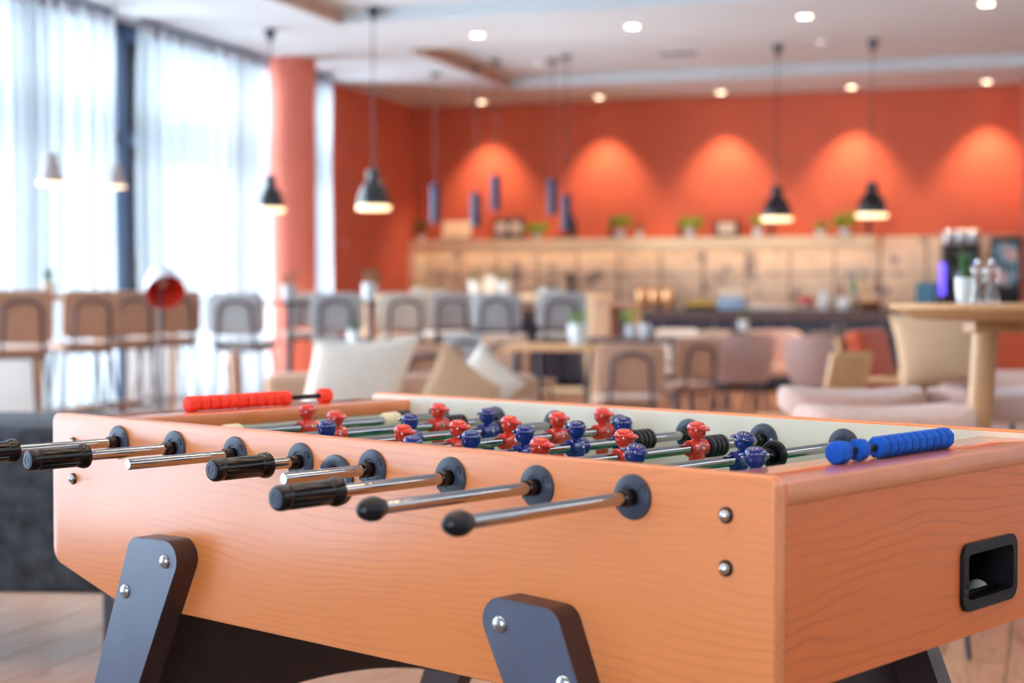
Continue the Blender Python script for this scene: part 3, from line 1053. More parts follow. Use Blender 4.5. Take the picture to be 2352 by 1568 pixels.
for i in range(1, 9):
    s_ = RODS[i - 1]
    team, vs_ = men[i]
    v0, kind = ends[i]
    ln = 1.04
    vfar = v0 + ln + (0.12 if team == 'blue' else 0)
    rod = B().axis(P(s_, v0 + (0.02 if kind != 'bare' else 0.0), ZR), P(s_, vfar, ZR), [(0.0068, 0.0), (0.0079, 0.0011), (0.0079, vfar - v0 - 0.02), (0.0068, vfar - v0 - 0.019)], 28).obj('rod', 'chrome', table)
    for vv in vs_:
        o = bpy.data.objects.new('player', proto[team])
        COL.objects.link(o)
        o.parent = rod
        o.location = P(s_, vv, ZR)
        o.rotation_euler = (0, tilt[i], 0)
        rotm = Matrix.Rotation(tilt[i], 4, 'Y')
        face = 1 if team == 'red' else -1
        # the screw that clamps the figure sits on the side of the body towards the near end
        q = Vector((0.0118, 0.0, 0.0015)); d = Vector((1, 0, 0.05))
        q = rotm @ q + P(s_, vv, ZR); d = rotm @ d
        B().axis(q, q + d, [(0.0031, 0.0), (0.0031, 0.0018), (0.0022, 0.0026), (0.0012, 0.0022), (0.0, 0.0012)], 14).obj('screw', 'steel_bolt', rod)
    for (a0, a1) in bump[i]:
        nrg = 4 if a1 - a0 > 0.03 else 3
        prof = [(0.0082, 0.0)]
        stp = (a1 - a0) / nrg
        for k in range(nrg):
            z0 = k * stp
            prof += [(0.0105, z0 + stp * 0.02), (0.0168, z0 + stp * 0.14), (0.0176, z0 + stp * 0.30), (0.0176, z0 + stp * 0.60), (0.0166, z0 + stp * 0.74), (0.0110, z0 + stp * 0.80), (0.0105, z0 + stp * 0.97)]
        prof.append((0.0082, a1 - a0))
        B().axis(P(s_, a0, ZR), P(s_, a1, ZR), prof, 28).obj('bumper', 'rubber', rod)
    if kind == 'grip':
        add_grip(rod, s_, v0, -1)
        if i != 0:
            B().axis(P(s_, vfar, ZR), P(s_, vfar + 0.036, ZR), [(0.0085, -0.002), (0.0125, 0.004), (0.0145, 0.016), (0.0125, 0.028), (0.0, 0.036)], 20).obj('end_cap', 'black_plastic', rod)
    elif kind == 'ball':
        B().axis(P(s_, v0, ZR), P(s_, v0 + 0.04, ZR), [(0.0, 0.0), (0.0045, 0.0008), (0.0085, 0.0035), (0.0120, 0.009), (0.0142, 0.0165), (0.0146, 0.0215), (0.0142, 0.0255), (0.0120, 0.0315), (0.0098, 0.0368), (0.0082, 0.0385)], 12).obj('end_cap', 'black_plastic', rod, angle=18)
        add_grip(rod, s_, vfar + 0.02, 1)
    else:
        add_grip(rod, s_, vfar + 0.02, 1)
    if i == 2:
        p0 = P(s_, 0.536, ZR)
        B().axis(p0, p0 + Vector((0, -1, 0)), [(0.0140, 0.0046), (0.0150, 0.0060), (0.0205, 0.0058), (0.0222, 0.0035), (0.0222, 0.0), (0.0140, 0.0), (0.0140, 0.0046)], 36).obj('loose_flange', 'black_plastic', rod)
        B().axis(p0, p0 + Vector((0, -1, 0)), [(0.0108, -0.004), (0.0108, 0.020), (0.0085, 0.0205)], 28).obj('loose_bushing', 'black_gloss', rod)
    if i == 8:
        for (c0, c1) in ((0.582, 0.621), (0.205, 0.244)):
            B().axis(P(s_, c0, ZR), P(s_, c1, ZR), [(0.0082, 0), (0.0125, 0.001), (0.0155, 0.006), (0.0160, 0.014), (0.0160, c1 - c0 - 0.004), (0.0150, c1 - c0), (0.0082, c1 - c0)], 28).obj('stop_collar', 'ivory_plastic', rod)
            q = P(s_, c0 + 0.024, ZR) + Vector((0.0112, 0, 0.0112))
            B().axis(q, q + Vector((1, 0, 1)), [(0.0036, -0.001), (0.0036, 0.0010), (0.0020, 0.0016), (0, 0.0010)], 14).obj('screw', 'ivory_plastic', rod)

# score counters on both end lids
def bead(b, s, v0, v1, z, r=0.0136):
    ol = []
    for k in range(8):
        a = 2 * PI * (k + 0.5) / 8
        ol.append((r / math.cos(PI / 8) * math.cos(a), r / math.cos(PI / 8) * math.sin(a)))
    ol = rounded(ol, 0.005, 3)
    g = 0.0042
    loops = []
    for (vv, ins) in ((v0, g), (v0 + g * 0.35, g * 0.35), (v0 + g, 0.0), (v1 - g, 0.0), (v1 - g * 0.35, g * 0.35), (v1, g)):
        loops.append([P(s + p[0], vv, z + p[1]) for p in (inset(ol, ins) if ins else ol)])
    b.loft(loops)
    return b
def counter(lid, s, matn, beads, supports, v0, v1):
    z = Z(-0.2105) + 0.0141
    rail = B().box((-s, (v0 + v1) / 2, z), (0.0085, v1 - v0, 0.0085), 0.001, 1).obj('counter_rail', 'black_plastic', lid)
    for (a, c_) in supports:
        bead(B(), s, a, c_, z, 0.0140).obj('counter_end', matn, lid, angle=30)
    for (a, c_) in beads:
        bead(B(), s, a, c_, z).obj('counter_bead', matn, lid, angle=30)
bs = 0.0194
counter(lid_near, 0.0655, 'bead_blue', [(0.2845, 0.3045)] + [(0.3345 + k * bs, 0.3345 + (k + 1) * bs - 0.0004) for k in range(9)], [(0.2335, 0.2605), (0.3345 + 9 * bs, 0.3345 + 10 * bs)], 0.235, 0.52)
rs = 0.0212
counter(lid_far, 1.3875, 'bead_red', [(0.2620 + k * rs, 0.2620 + (k + 1) * rs - 0.0004) for k in range(10)], [(0.236, 0.2615), (0.549, 0.575)], 0.24, 0.57)

# ------------------------------------------------------------------ furniture
mat('fabric_brown', (182, 140, 116), 0.9, noise=0.08, nscale=40, sheen=0.2)
mat('fabric_tan', (190, 148, 122), 0.9, noise=0.08, nscale=40, sheen=0.2)
mat('fabric_grey', (172, 173, 177), 0.9, noise=0.08, nscale=40, sheen=0.2)
mat('fabric_cream', (220, 206, 192), 0.9, noise=0.06, nscale=40, sheen=0.2)
mat('fabric_pink', (206, 170, 158), 0.9, noise=0.07, nscale=40, sheen=0.2)
mat('fabric_mauve', (178, 146, 140), 0.9, noise=0.07, nscale=40, sheen=0.2)
mat('fabric_rust', (184, 74, 40), 0.9, noise=0.08, nscale=40, sheen=0.2)
mat('fabric_charcoal', (54, 56, 62), 0.95, noise=0.55, nscale=22, sheen=0.1)
mat('linen_white', (226, 214, 202), 0.9, noise=0.04, nscale=60)
mat('linen_beige', (206, 168, 134), 0.9, noise=0.05, nscale=60)
mat('tube_dark', (92, 76, 82), 0.4, noise=0.05)
mat('tube_black', (38, 42, 58), 0.4, noise=0.05)
wood('oak', (206, 160, 112), (176, 124, 80), rough=0.45, freq=0.6, along='X', warp=0.03)
wood('oak_upright', (206, 160, 112), (176, 124, 80), rough=0.45, freq=0.6, along='Z', warp=0.03)
mat('panel_white', (212, 208, 206), 0.7, noise=0.03, nscale=5)
mat('dark_top', (74, 66, 74), 0.4, noise=0.08, nscale=8)
mat('ceramic', (224, 232, 238), 0.25, coat=0.3, noise=0.03, nscale=10)
mat('leaf_green', (116, 168, 52), 0.6, noise=0.25, nscale=20)
mat('leaf_deep', (56, 96, 52), 0.6, noise=0.25, nscale=20)
mat('soil', (70, 52, 44), 0.95, noise=0.2, nscale=30)

def side_chair(name, label, cat, loc, rz, seat_h, fabric, group=None, w=0.44, back_h=0.31, gap=0.09, tubem='tube_dark', lean=0.05):
    root = thing(name, label, cat, loc, rz, group)
    so = rrect(w, 0.42, 0.07)
    # seat: cushioned slab, dished a little
    B().panel(so, 0.055, lambda x, z: -0.25 * (x * x) + 0.1 * x * x, Matrix.Translation((0, 0.0, seat_h)) @ Matrix.Rotation(PI / 2, 4, 'X') @ Matrix.Rotation(PI, 4, 'Z')).obj('seat', fabric, root)
    z0 = seat_h + gap
    bo = rrect(w, back_h, 0.06, 0, z0 + back_h / 2)
    def bend(x, z):
        return 0.45 * x * x - lean * (z - seat_h) - 0.005
    B().panel(bo, 0.034, bend, Matrix.Translation((0, -0.225, 0))).obj('backrest', fabric, root)
    zt = z0 + back_h * 0.80
    yb = -0.225 - 0.028
    pts = [(-0.13, -0.17, seat_h - 0.03), (-0.128, yb + 0.012 - lean * 0.02, seat_h + 0.02)]
    for k in range(9):
        a = PI - PI * k / 8
        zz = zt - 0.06 + 0.06 * math.sin(a)
        pts.append((0.115 * math.cos(a), yb - lean * (zz - seat_h) + 0.2 * (0.115 * math.cos(a)) ** 2, zz))
    pts += [(0.128, yb + 0.012 - lean * 0.02, seat_h + 0.02), (0.13, -0.17, seat_h - 0.03)]
    B().tube(pts, 0.0125, 8).obj('back_frame', tubem, root)
    sp = 0.04 if seat_h < 0.6 else 0.07
    for sx in (-1, 1):
        for sy in (-1, 1):
            B().cyl((sx * (w / 2 - 0.05), sy * 0.155, seat_h - 0.025), (sx * (w / 2 - 0.05 + sp), sy * (0.155 + sp), 0), 0.012, 0.010, 8).obj('leg', tubem, root)
    B().tube([(-w / 2 + 0.05, -0.155, seat_h - 0.035), (w / 2 - 0.05, -0.155, seat_h - 0.035), (w / 2 - 0.05, 0.155, seat_h - 0.035), (-w / 2 + 0.05, 0.155, seat_h - 0.035)], 0.010, 6, True).obj('seat_frame', tubem, root)
    if seat_h > 0.6:
        k = 1 - 0.27 / seat_h
        q = w / 2 - 0.05 + sp * k
        r = 0.155 + sp * k
        B().tube([(-q, -r, 0.27), (q, -r, 0.27), (q, r, 0.27), (-q, r, 0.27)], 0.008, 6, True).obj('footrest', tubem, root)
    return root

def ground(px, d):
    p = view(px, 784, d)
    return Vector((p.x, p.y, 0))

# high table by the window on the left, with slab ends
def high_table(label, p0, p1, depth, ztop, topm, endm, edge, thick=0.05):
    d = (p1 - p0); d.z = 0
    L_ = d.length
    rz = math.atan2(d.y, d.x)
    root = thing('high_table', label, 'table', (p0 + p1) / 2, rz)
    B().box((0, 0, ztop - thick / 2), (L_, depth, thick), 0.006, 1).obj('table_top', topm, root)
    for sx in (-1, 1):
        e = B().box((sx * (L_ / 2 - 0.045), 0, (ztop - thick) / 2), (0.07, depth - 0.04, ztop - thick - 0.004), 0.004, 1).obj('slab_end', endm, root)
        for sy in (-1, 1):
            B().box((sx * (L_ / 2 - 0.045), sy * (depth / 2 - 0.017), (ztop - thick) / 2), (0.074, 0.012, ztop - thick - 0.004), 0.002, 1).obj('edge_strip', edge, e)
    B().box((0, 0, 0.22), (L_ - 0.16, 0.06, 0.06), 0.004, 1).obj('foot_rail', edge, root)
    return root

def rdir(px, d, dw, dt):
    """floor point at pixel column and depth, moved in the room frame"""
    p = ground(px, d)
    return p + Vector((AX * dw + BX * dt, AY * dw + BY * dt, 0))

# left high table runs along the glazing
ta = room(0.62, on_left(418, 0.87))
tb = room(0.62, on_left(92, 0.87))
high_table('white high table with oak edges beside the window behind the tan bar stools', ta, tb, 0.44, 1.09, 'oak', 'panel_white', 'oak_upright')
SG = 'tan bar stools at the window table'
stool_spots = [(30, 10.1, 'tan bar stool cut by the left edge of the picture'), (190, 11.15, 'tan bar stool second from the left edge at the window table'),
               (286, 11.95, 'tan bar stool between the second stool and the red reading lamp'), (384, 12.6, 'tan bar stool partly hidden behind the red reading lamp')]
for (px, d, lb_) in stool_spots:
    side_chair('bar_stool', lb_, 'bar stool', ground(px, d), math.radians(30), 0.73, 'fabric_brown', SG, w=0.40, back_h=0.33, gap=0.055)

# grey and cream stools further back
GS = 'grey bar stools in front of the bar'
for (px, d, fab, rz, lb_) in [
    (562, 11.2, 'fabric_grey', -6, 'grey bar stool standing alone in front of the white curtain'),
    (708, 14.0, 'fabric_grey', 14, 'pale grey bar stool half hidden behind another, beside the orange column'),
    (786, 12.0, 'fabric_grey', -4, 'grey bar stool right of the orange column with two overlapping backs'),
    (934, 12.7, 'fabric_cream', 2, 'cream bar stool with a wide back in front of the bar'),
    (1030, 13.8, 'fabric_grey', 10, 'grey bar stool directly right of the cream stool'),
    (1150, 13.0, 'fabric_grey', -8, 'grey bar stool in the middle of the row before the bar'),
    (1292, 13.2, 'fabric_grey', -4, 'grey bar stool next to the pale post at the end of the bar')]:
    side_chair('bar_stool', lb_, 'bar stool', ground(px, d), math.radians(rz), 0.74, fab, GS, w=0.40 if px != 934 else 0.44, back_h=0.29, gap=0.07)

# pale high table behind the grey stools
pa, pb = ground(850, 15.0), ground(1384, 14.4)
high_table('long pale high table behind the row of grey bar stools', pa, pb, 0.7, 1.085, 'pale_ledge', 'fabric_cream', 'pale_ledge')
bxp = ground(1432, 15.1)
bp = thing('serving_trolley', 'brown wooden trolley with open side at the end of the pale high table', 'trolley', bxp, -TH)
B().box((0, 0, 0.99), (0.26, 0.4, 0.03), 0.004, 1).obj('top', 'fabric_brown', bp)
for sx in (-1, 1):
    B().box((sx * 0.115, 0, 0.49), (0.03, 0.4, 0.97), 0.004, 1).obj('side_panel', 'fabric_brown', bp)
for zz in (0.1, 0.55):
    B().box((0, 0, zz), (0.2, 0.38, 0.025), 0.003, 1).obj('shelf', 'dark_top', bp)

# small dark bar tables
def bar_table(label, loc, ztop, r):
    t = thing('bar_table', label, 'table', loc)
    B().lathe([(r - 0.01, ztop - 0.025), (r, ztop - 0.02), (r, ztop - 0.004), (r - 0.006, ztop)], 28).obj('table_top', 'dark_top', t)
    B().lathe([(0.025, 0.03), (0.025, ztop - 0.025)], 14).obj('pole', 'tube_dark', t)
    B().lathe([(0.21, 0.0), (0.21, 0.012), (0.05, 0.03), (0.025, 0.035)], 24).obj('base', 'tube_dark', t)
    return t
q1, q2 = ground(664, 12.4), ground(850, 13.2)
bar_table('small dark round bar table in front of the orange column', q1, 1.03, 0.20)
bar_table('small dark round bar table between the grey and the cream stool', q2, 1.03, 0.20)

def leaf_cloud(b, c, rx, rz, n, size, r):
    for k in range(n):
        a, u_ = r.uniform(0, 2 * PI), r.uniform(-0.6, 1)
        rad = r.uniform(0.3, 1)
        p = Vector((c[0] + rx * rad * math.cos(a) * math.sqrt(max(0, 1 - u_ * u_ * 0.8)), c[1] + rx * rad * math.sin(a) * math.sqrt(max(0, 1 - u_ * u_ * 0.8)), c[2] + rz * u_ * rad))
        M = Matrix.Translation(p) @ Matrix.Rotation(a, 4, 'Z') @ Matrix.Rotation(r.uniform(-0.9, 0.9), 4, 'Y') @ Matrix.Rotation(r.uniform(-0.8, 0.8), 4, 'X')
        w_, l_ = size * 0.45, size
        b.add([(0, 0, 0), (l_ * 0.4, w_ / 2, 0.15 * l_), (l_, 0, 0.05 * l_), (l_ * 0.4, -w_ / 2, 0.15 * l_), (l_ * 0.42, 0, 0.02 * l_)], [[0, 4, 1], [1, 4, 2], [2, 4, 3], [3, 4, 0]], M)
    return b

def potted(label, loc, pot_r, pot_h, plant_r, plant_h, leafm='leaf_green', potm='ceramic', cat='plant', seed=0, name='potted_plant', leaves=110, spike=False):
    r = random.Random(seed)
    t = thing(name, label, cat, loc)
    B().lathe([(pot_r * 0.78, 0), (pot_r * 0.95, pot_h * 0.5), (pot_r, pot_h), (pot_r * 0.9, pot_h), (pot_r * 0.86, pot_h * 0.85)], 20).obj('pot', potm, t)
    B().lathe([(pot_r * 0.87, pot_h * 0.84), (0.0, pot_h * 0.88)], 16).obj('soil', 'soil', t)
    if spike:
        b = B()
        for k in range(16):
            a = 2 * PI * k / 16 + r.uniform(-0.2, 0.2)
            out, hh = plant_r * r.uniform(0.3, 1), plant_h * r.uniform(0.6, 1)
            pts = [Vector((0.15 * out * math.cos(a), 0.15 * out * math.sin(a), pot_h * 0.85)), Vector((0.5 * out * math.cos(a), 0.5 * out * math.sin(a), pot_h + hh * 0.6)), Vector((out * math.cos(a), out * math.sin(a), pot_h + hh))]
            sd = Vector((-math.sin(a), math.cos(a), 0)) * plant_r * 0.12
            b.add([pts[0] - sd, pts[0] + sd, pts[1] + sd * 1.2, pts[1] - sd * 1.2, pts[2]], [[0, 1, 2, 3], [3, 2, 4]])
        b.obj('foliage', leafm, t)
    else:
        st = B()
        for k in range(5):
            a = 2 * PI * k / 5
            st.tube([(0, 0, pot_h * 0.85), (0.4 * plant_r * math.cos(a), 0.4 * plant_r * math.sin(a), pot_h + plant_h * 0.55)], 0.004, 5)
        st.obj('stems', leafm, t)
        leaf_cloud(B(), (0, 0, pot_h + plant_h * 0.5), plant_r, plant_h * 0.55, leaves, plant_r * 0.6, r).obj('foliage', leafm, t)
    return t

def on_top(o_xy, z):
    return Vector((o_xy.x, o_xy.y, z))
potted('small succulent in a white vase on the dark table by the column', on_top(q1, 1.0305), 0.055, 0.13, 0.06, 0.10, 'leaf_deep', seed=3, leaves=40)
potted('small green plant in a white vase beside the cream bar stool', on_top(q2, 1.0305), 0.06, 0.15, 0.075, 0.12, 'leaf_deep', seed=4, leaves=40)
tv = ta + Vector((BX, BY, 0)) * 1.45
potted('small green plant in a pale pot on the window table', on_top(tv, 1.0905), 0.05, 0.09, 0.07, 0.12, 'leaf_deep', 'fabric_cream', seed=5, spike=True)
tv2 = ta + Vector((BX, BY, 0)) * 2.75
potted('dark leafed plant in a pale pot at the left end of the window table', on_top(tv2, 1.0905), 0.05, 0.08, 0.07, 0.12, 'leaf_deep', 'fabric_cream', seed=6, spike=True)
def along_table(px):
    d = pb - pa
    q = (px - 1176) / FPX
    k = (q * pa.y - pa.x) / (d.x - q * d.y)
    return pa + d * k
for (px, lb_, sd) in ((1092, 'white vase with a green sprig, leftmost on the pale high table', 1), (1158, 'white vase with faint green leaves, right of the menu cards on the pale high table', 2)):
    potted(lb_, on_top(along_table(px), 1.0855), 0.06, 0.12, 0.06, 0.12, 'leaf_deep', seed=sd, leaves=26, name='flower_vase', cat='vase')
mc = thing('menu_card', 'folded cream menu card standing between the two white vases', 'card', on_top(along_table(1125), 1.0855), -TH)
B().add([(-0.055, -0.03, 0), (0.055, -0.03, 0), (0.055, 0, 0.17), (-0.055, 0, 0.17), (-0.055, 0.03, 0), (0.055, 0.03, 0), (-0.055, -0.027, 0), (0.055, -0.027, 0), (0.055, 0, 0.166), (-0.055, 0, 0.166), (-0.055, 0.027, 0), (0.055, 0.027, 0)],
        [[0, 1, 2, 3], [3, 2, 5, 4], [6, 7, 8, 9], [9, 8, 11, 10], [0, 1, 7, 6], [4, 5, 11, 10]]).obj('folded_sheet', 'linen_white', mc, False)

# folded napkins / plates on the pale table
def plate_stack(label, loc, r=0.12, k=4, m='ceramic'):
    t = thing('plate_stack', label, 'plates', loc)
    for i in range(k):
        B().lathe([(r * 0.6, 0.008 * i), (r, 0.008 * i + 0.014), (r, 0.008 * i + 0.017), (r * 0.58, 0.008 * i + 0.006), (0, 0.008 * i + 0.005)], 24).obj('plate', m, t)
plate_stack('small stack of white plates at the right end of the pale high table', on_top(along_table(1270), 1.0855), 0.13, 6)
plate_stack('wide stack of white plates at the left end of the pale high table', on_top(along_table(985), 1.0855), 0.16, 5)

# ------------------------------------------------------------------ dining area
def dining_table(label, loc, rz, w, d, zt, topm='oak', legm='tube_black'):
    t = thing('dining_table', label, 'table', loc, rz)
    B().box((0, 0, zt - 0.018), (w, d, 0.036), 0.008, 2).obj('table_top', topm, t)
    for sx in (-1, 1):
        for sy in (-1, 1):
            B().cyl((sx * (w / 2 - 0.08), sy * (d / 2 - 0.08), zt - 0.036), (sx * (w / 2 - 0.05), sy * (d / 2 - 0.05), 0), 0.02, 0.015, 10).obj('leg', legm, t)
    return t
dt1, dt2, dt3 = ground(1310, 10.9), ground(1470, 12.6), ground(880, 10.9)
dining_table('oak dining table between the brown chairs with a white vase on it', dt1, -TH, 0.75, 0.7, 0.75)
dining_table('oak dining table further back with a plant and cups on it', dt2, -TH, 0.8, 0.7, 0.75, 'dark_top')
dining_table('oak dining table left behind the white cushion', dt3, -TH, 0.75, 0.6, 0.75)
DC = 'brown dining chairs'
for (px, d, fab, rz, lb_) in [
    (1440, 9.9, 'fabric_brown', 2, 'brown dining chair with a dark hooped frame, nearest in the dining area'),
    (1556, 11.3, 'fabric_brown', 34, 'brown dining chair turned away, right of the nearest brown chair'),
    (1196, 11.8, 'fabric_brown', -30, 'brown dining chair at the left side of the oak dining table'),
    (1100, 12.5, 'fabric_grey', -20, 'pale grey dining chair left of the oak dining table'),
    (975, 9.6, 'fabric_brown', 8, 'brown dining chair behind the two scatter cushions'),
    (1530, 13.6, 'fabric_cream', 150, 'cream dining chair facing the camera behind the brown chairs'),
    (640, 8.6, 'fabric_brown', -84, 'brown chair seen edge-on in front of the white curtain')]:
    side_chair('dining_chair', lb_, 'chair', ground(px, d), math.radians(rz), 0.44, fab, DC, w=0.42, back_h=0.29 if px != 640 else 0.25, gap=0.06 if px != 640 else 0.10)

def tub_chair(label, loc, rz, fabric, group=None, r=0.27, h=0.78):
    t = thing('tub_chair', label, 'chair', loc, rz, group)
    # wrap-round shell, high at the back (-y), open at the front (+y)
    vs, fs = [], []
    na, zl = 28, [0.40, 0.46, 0.56, 0.66, 0.74, 0.78]
    prof = []
    for side in (0, 1):
        for j, z in enumerate(zl):
            for i in range(na + 1):
                a = -PI / 2 - 2.15 + 4.3 * i / na
                dev = abs(a + PI / 2) / 2.15
                top = 0.46 + (h - 0.46) * (1 - 0.55 * dev ** 2.2)
                zz = 0.40 + (top - 0.40) * (j / (len(zl) - 1))
                rad = (r - (0.05 if side else 0.0)) * (0.80 + 0.20 * min(1, (zz - 0.40) / 0.2))
                vs.append((rad * math.cos(a) * 1.02, rad * math.sin(a), zz))
    m, nz = na + 1, len(zl)
    def idx(s_, j, i): return s_ * m * nz + j * m + i
    for s_ in (0, 1):
        for j in range(nz - 1):
            for i in range(na):
                fs.append([idx(s_, j, i), idx(s_, j, i + 1), idx(s_, j + 1, i + 1), idx(s_, j + 1, i)])
    for i in range(na):
        fs.append([idx(0, nz - 1, i), idx(0, nz - 1, i + 1), idx(1, nz - 1, i + 1), idx(1, nz - 1, i)])
        fs.append([idx(0, 0, i), idx(0, 0, i + 1), idx(1, 0, i + 1), idx(1, 0, i)])
    for i in (0, na):
        for j in range(nz - 1):
            fs.append([idx(0, j, i), idx(0, j + 1, i), idx(1, j + 1, i), idx(1, j, i)])
    B().add(vs, fs).obj('shell', fabric, t, angle=60)
    B().lathe([(r * 0.74, 0.385), (r * 0.80, 0.40), (r * 0.80, 0.45), (r * 0.72, 0.475), (0.0, 0.48)], 28).obj('seat', fabric, t)
    for sx in (-1, 1):
        for sy in (-1, 1):
            B().cyl((sx * r * 0.5, sy * r * 0.5, 0.39), (sx * r * 0.82, sy * r * 0.82, 0), 0.018, 0.011, 10).obj('leg', 'tube_black', t)
    return t
TC = 'upholstered tub chairs by the bar'
tub_chair('mauve tub chair on black legs beside the brown dining chairs', ground(1702, 12.9), math.radians(4), 'fabric_mauve', TC)
tub_chair('mauve tub chair just left of the rust armchair', ground(1884, 12.4), math.radians(-8), 'fabric_mauve', TC)
tub_chair('pink tub chair behind the mauve chair in front of the bar', ground(1772, 14.0), math.radians(160), 'fabric_pink', TC)
tub_chair('cream tub chair between the brown chair and the mauve chair', ground(1605, 14.2), math.radians(30), 'fabric_cream', TC)
dt4 = ground(1800, 14.6)
dining_table('low dark table between the tub chairs in front of the bar', ground(1730, 15.3), -TH, 0.7, 0.6, 0.74, 'dark_top')
dining_table('small dark table with glasses behind the rust armchair', ground(1950, 14.6), -TH, 0.7, 0.6, 0.74, 'dark_top')

potted('white vase with green leaves on the nearer oak dining table', on_top(ground(1328, 10.8), 0.7505), 0.065, 0.14, 0.06, 0.10, 'leaf_green', seed=8, leaves=30, name='flower_vase', cat='vase')
potted('green plant in a white pot on the dining table further back', on_top(ground(1450, 12.6), 0.7505), 0.05, 0.10, 0.07, 0.14, 'leaf_green', seed=9, leaves=40, name='flower_vase', cat='vase')
def cup(label, loc, r=0.04, h=0.09, m='ceramic', name='cup', group=None):
    t = thing(name, label, 'cup', loc, 0, group)
    B().lathe([(r * 0.7, 0), (r * 0.9, h * 0.4), (r, h), (r * 0.92, h), (r * 0.8, h * 0.4), (0.0, h * 0.12)], 20).obj('body', m, t)
    B().tube([(r * 0.9, 0, h * 0.25), (r * 1.5, 0, h * 0.3), (r * 1.6, 0, h * 0.6), (r * 0.95, 0, h * 0.75)], 0.006, 6).obj('handle', m, t)
cup('white cup beside the plant on the dining table further back', on_top(ground(1482, 12.4), 0.7505), 0.045, 0.11)
potted('small white vase with a sprig on the low dark table between the tub chairs', on_top(ground(1707, 15.3), 0.7405), 0.05, 0.10, 0.05, 0.12, 'leaf_deep', seed=10, leaves=20, name='flower_vase', cat='vase')
potted('small plant in a white vase on the table behind the white cushion', on_top(ground(815, 10.6), 0.7505), 0.05, 0.10, 0.05, 0.08, 'leaf_deep', seed=12, leaves=24, name='flower_vase', cat='vase')
def tumbler(label, loc, r=0.03, h=0.11):
    t = thing('glass_tumbler', label, 'glass', loc)
    B().lathe([(r * 0.8, 0), (r, h), (r * 0.93, h), (r * 0.74, 0.01), (0, 0.01)], 20).obj('glass_wall', 'clear_glass', t)
    B().lathe([(0.0, 0.012), (r * 0.72, 0.012), (r * 0.80, h * 0.6), (0, h * 0.6)], 20).obj('drink', 'linen_white', t)
tumbler('pale glass, left of the pair on the small table behind the rust armchair', on_top(ground(1918, 14.5), 0.7405))
tumbler('pale glass, right of the pair on the small table behind the rust armchair', on_top(ground(1936, 14.5), 0.7405))

# ------------------------------------------------------------------ sofa with cushions behind the football table
def pillow(b, w, h, th, M, seg=14, skew=0.0):
    vs, fs = [], []
    for side in (1, -1):
        for j in range(seg + 1):
            for i in range(seg + 1):
                u_, v_ = -1 + 2 * i / seg, -1 + 2 * j / seg
                x = u_ * w / 2 * (1 - 0.10 * (1 - v_ * v_) * abs(u_))
                z = v_ * h / 2 * (1 - 0.10 * (1 - u_ * u_) * abs(v_))
                t_ = th / 2 * (max(0, (1 - u_ * u_) * (1 - v_ * v_))) ** 0.42
                vs.append((x + skew * z, side * (t_ + 0.002), z))
    m = seg + 1
    for s_ in (0, 1):
        for j in range(seg):
            for i in range(seg):
                k = s_ * m * m + j * m + i
                fs.append([k, k + 1, k + m + 1, k + m])
    for i in range(seg):
        for (a, c_) in ((i, i + 1), (seg * m + i, seg * m + i + 1), (i * m, (i + 1) * m), (i * m + seg, (i + 1) * m + seg)):
            fs.append([a, c_, c_ + m * m, a + m * m])
    return b.add(vs, fs, M)
def cushion(label, c, w, h, th, rot, m, skew=0.0):
    o = pillow(B(), w, h, th, None, 14, skew).obj('cushion', m, None, angle=60)
    o.location = c
    o.rotation_euler = rot
    tag(o, label, 'cushion', 'scatter cushions')
    return o
def sofa(label, loc, rz, w, m, back_h=0.68, depth=0.85, seat_h=0.42, legm='oak_upright', arms=True, legh=0.13):
    t = thing('sofa', label, 'sofa', loc, rz)
    B().box((0, 0, (legh + seat_h) / 2 - 0.03), (w, depth, seat_h - legh - 0.08), 0.03, 2).obj('base', m, t)
    k = max(1, round(w / 0.75))
    for i in range(k):
        cw = (w - 0.24 * (1 if arms else 0)) / k
        B().box(((i - (k - 1) / 2) * cw, -0.06, seat_h - 0.055), (cw - 0.01, depth - 0.2, 0.13), 0.04, 3).obj('seat_cushion', m, t)
    B().box((0, depth / 2 - 0.09, (legh + back_h) / 2), (w, 0.18, back_h - legh), 0.05, 3).obj('backrest', m, t)
    if arms:
        for sx in (-1, 1):
            B().box((sx * (w / 2 - 0.06), -0.04, (legh + 0.58) / 2), (0.12, depth - 0.1, 0.58 - legh), 0.04, 3).obj('armrest', m, t)
    for sx in (-1, 1):
        for sy in (-1, 1):
            B().cyl((sx * (w / 2 - 0.1), sy * (depth / 2 - 0.1), legh + 0.03), (sx * (w / 2 - 0.07), sy * (depth / 2 - 0.07), 0), 0.022, 0.014, 10).obj('leg', legm, t)
    return t
sf = ground(900, 7.6)
sofa('tan fabric sofa with pale cushions directly behind the football table', sf, math.radians(-4), 1.35, 'fabric_tan', back_h=0.70)
cushion('large pale linen cushion on the tan sofa', view(812, 893, 7.25), 0.49, 0.47, 0.15, (math.radians(-14), math.radians(-3), math.radians(-8)), 'linen_white', 0.28)
cushion('beige cushion standing on its corner on the tan sofa', view(1052, 915, 7.15), 0.38, 0.38, 0.13, (math.radians(-16), math.radians(36), math.radians(32)), 'linen_beige')
cushion('small cream cushion tucked behind the beige one on the tan sofa', view(1108, 888, 7.42), 0.30, 0.30, 0.11, (math.radians(-14), math.radians(40), math.radians(-30)), 'linen_white')

# dark lounge bench at the left edge
dk = thing('lounge_bench', 'dark charcoal upholstered bench with thin black legs left of the football table', 'bench', ground(16, 4.95), math.radians(-3))
B().box((0, 0, 0.465), (0.84, 0.62, 0.485), 0.03, 3).obj('body', 'fabric_charcoal', dk)
for sx in (-1, 1):
    for sy in (-1, 1):
        B().box((sx * 0.398, sy * 0.28, 0.115), (0.028, 0.028, 0.23), 0.003, 1).obj('leg', 'tube_black', dk)

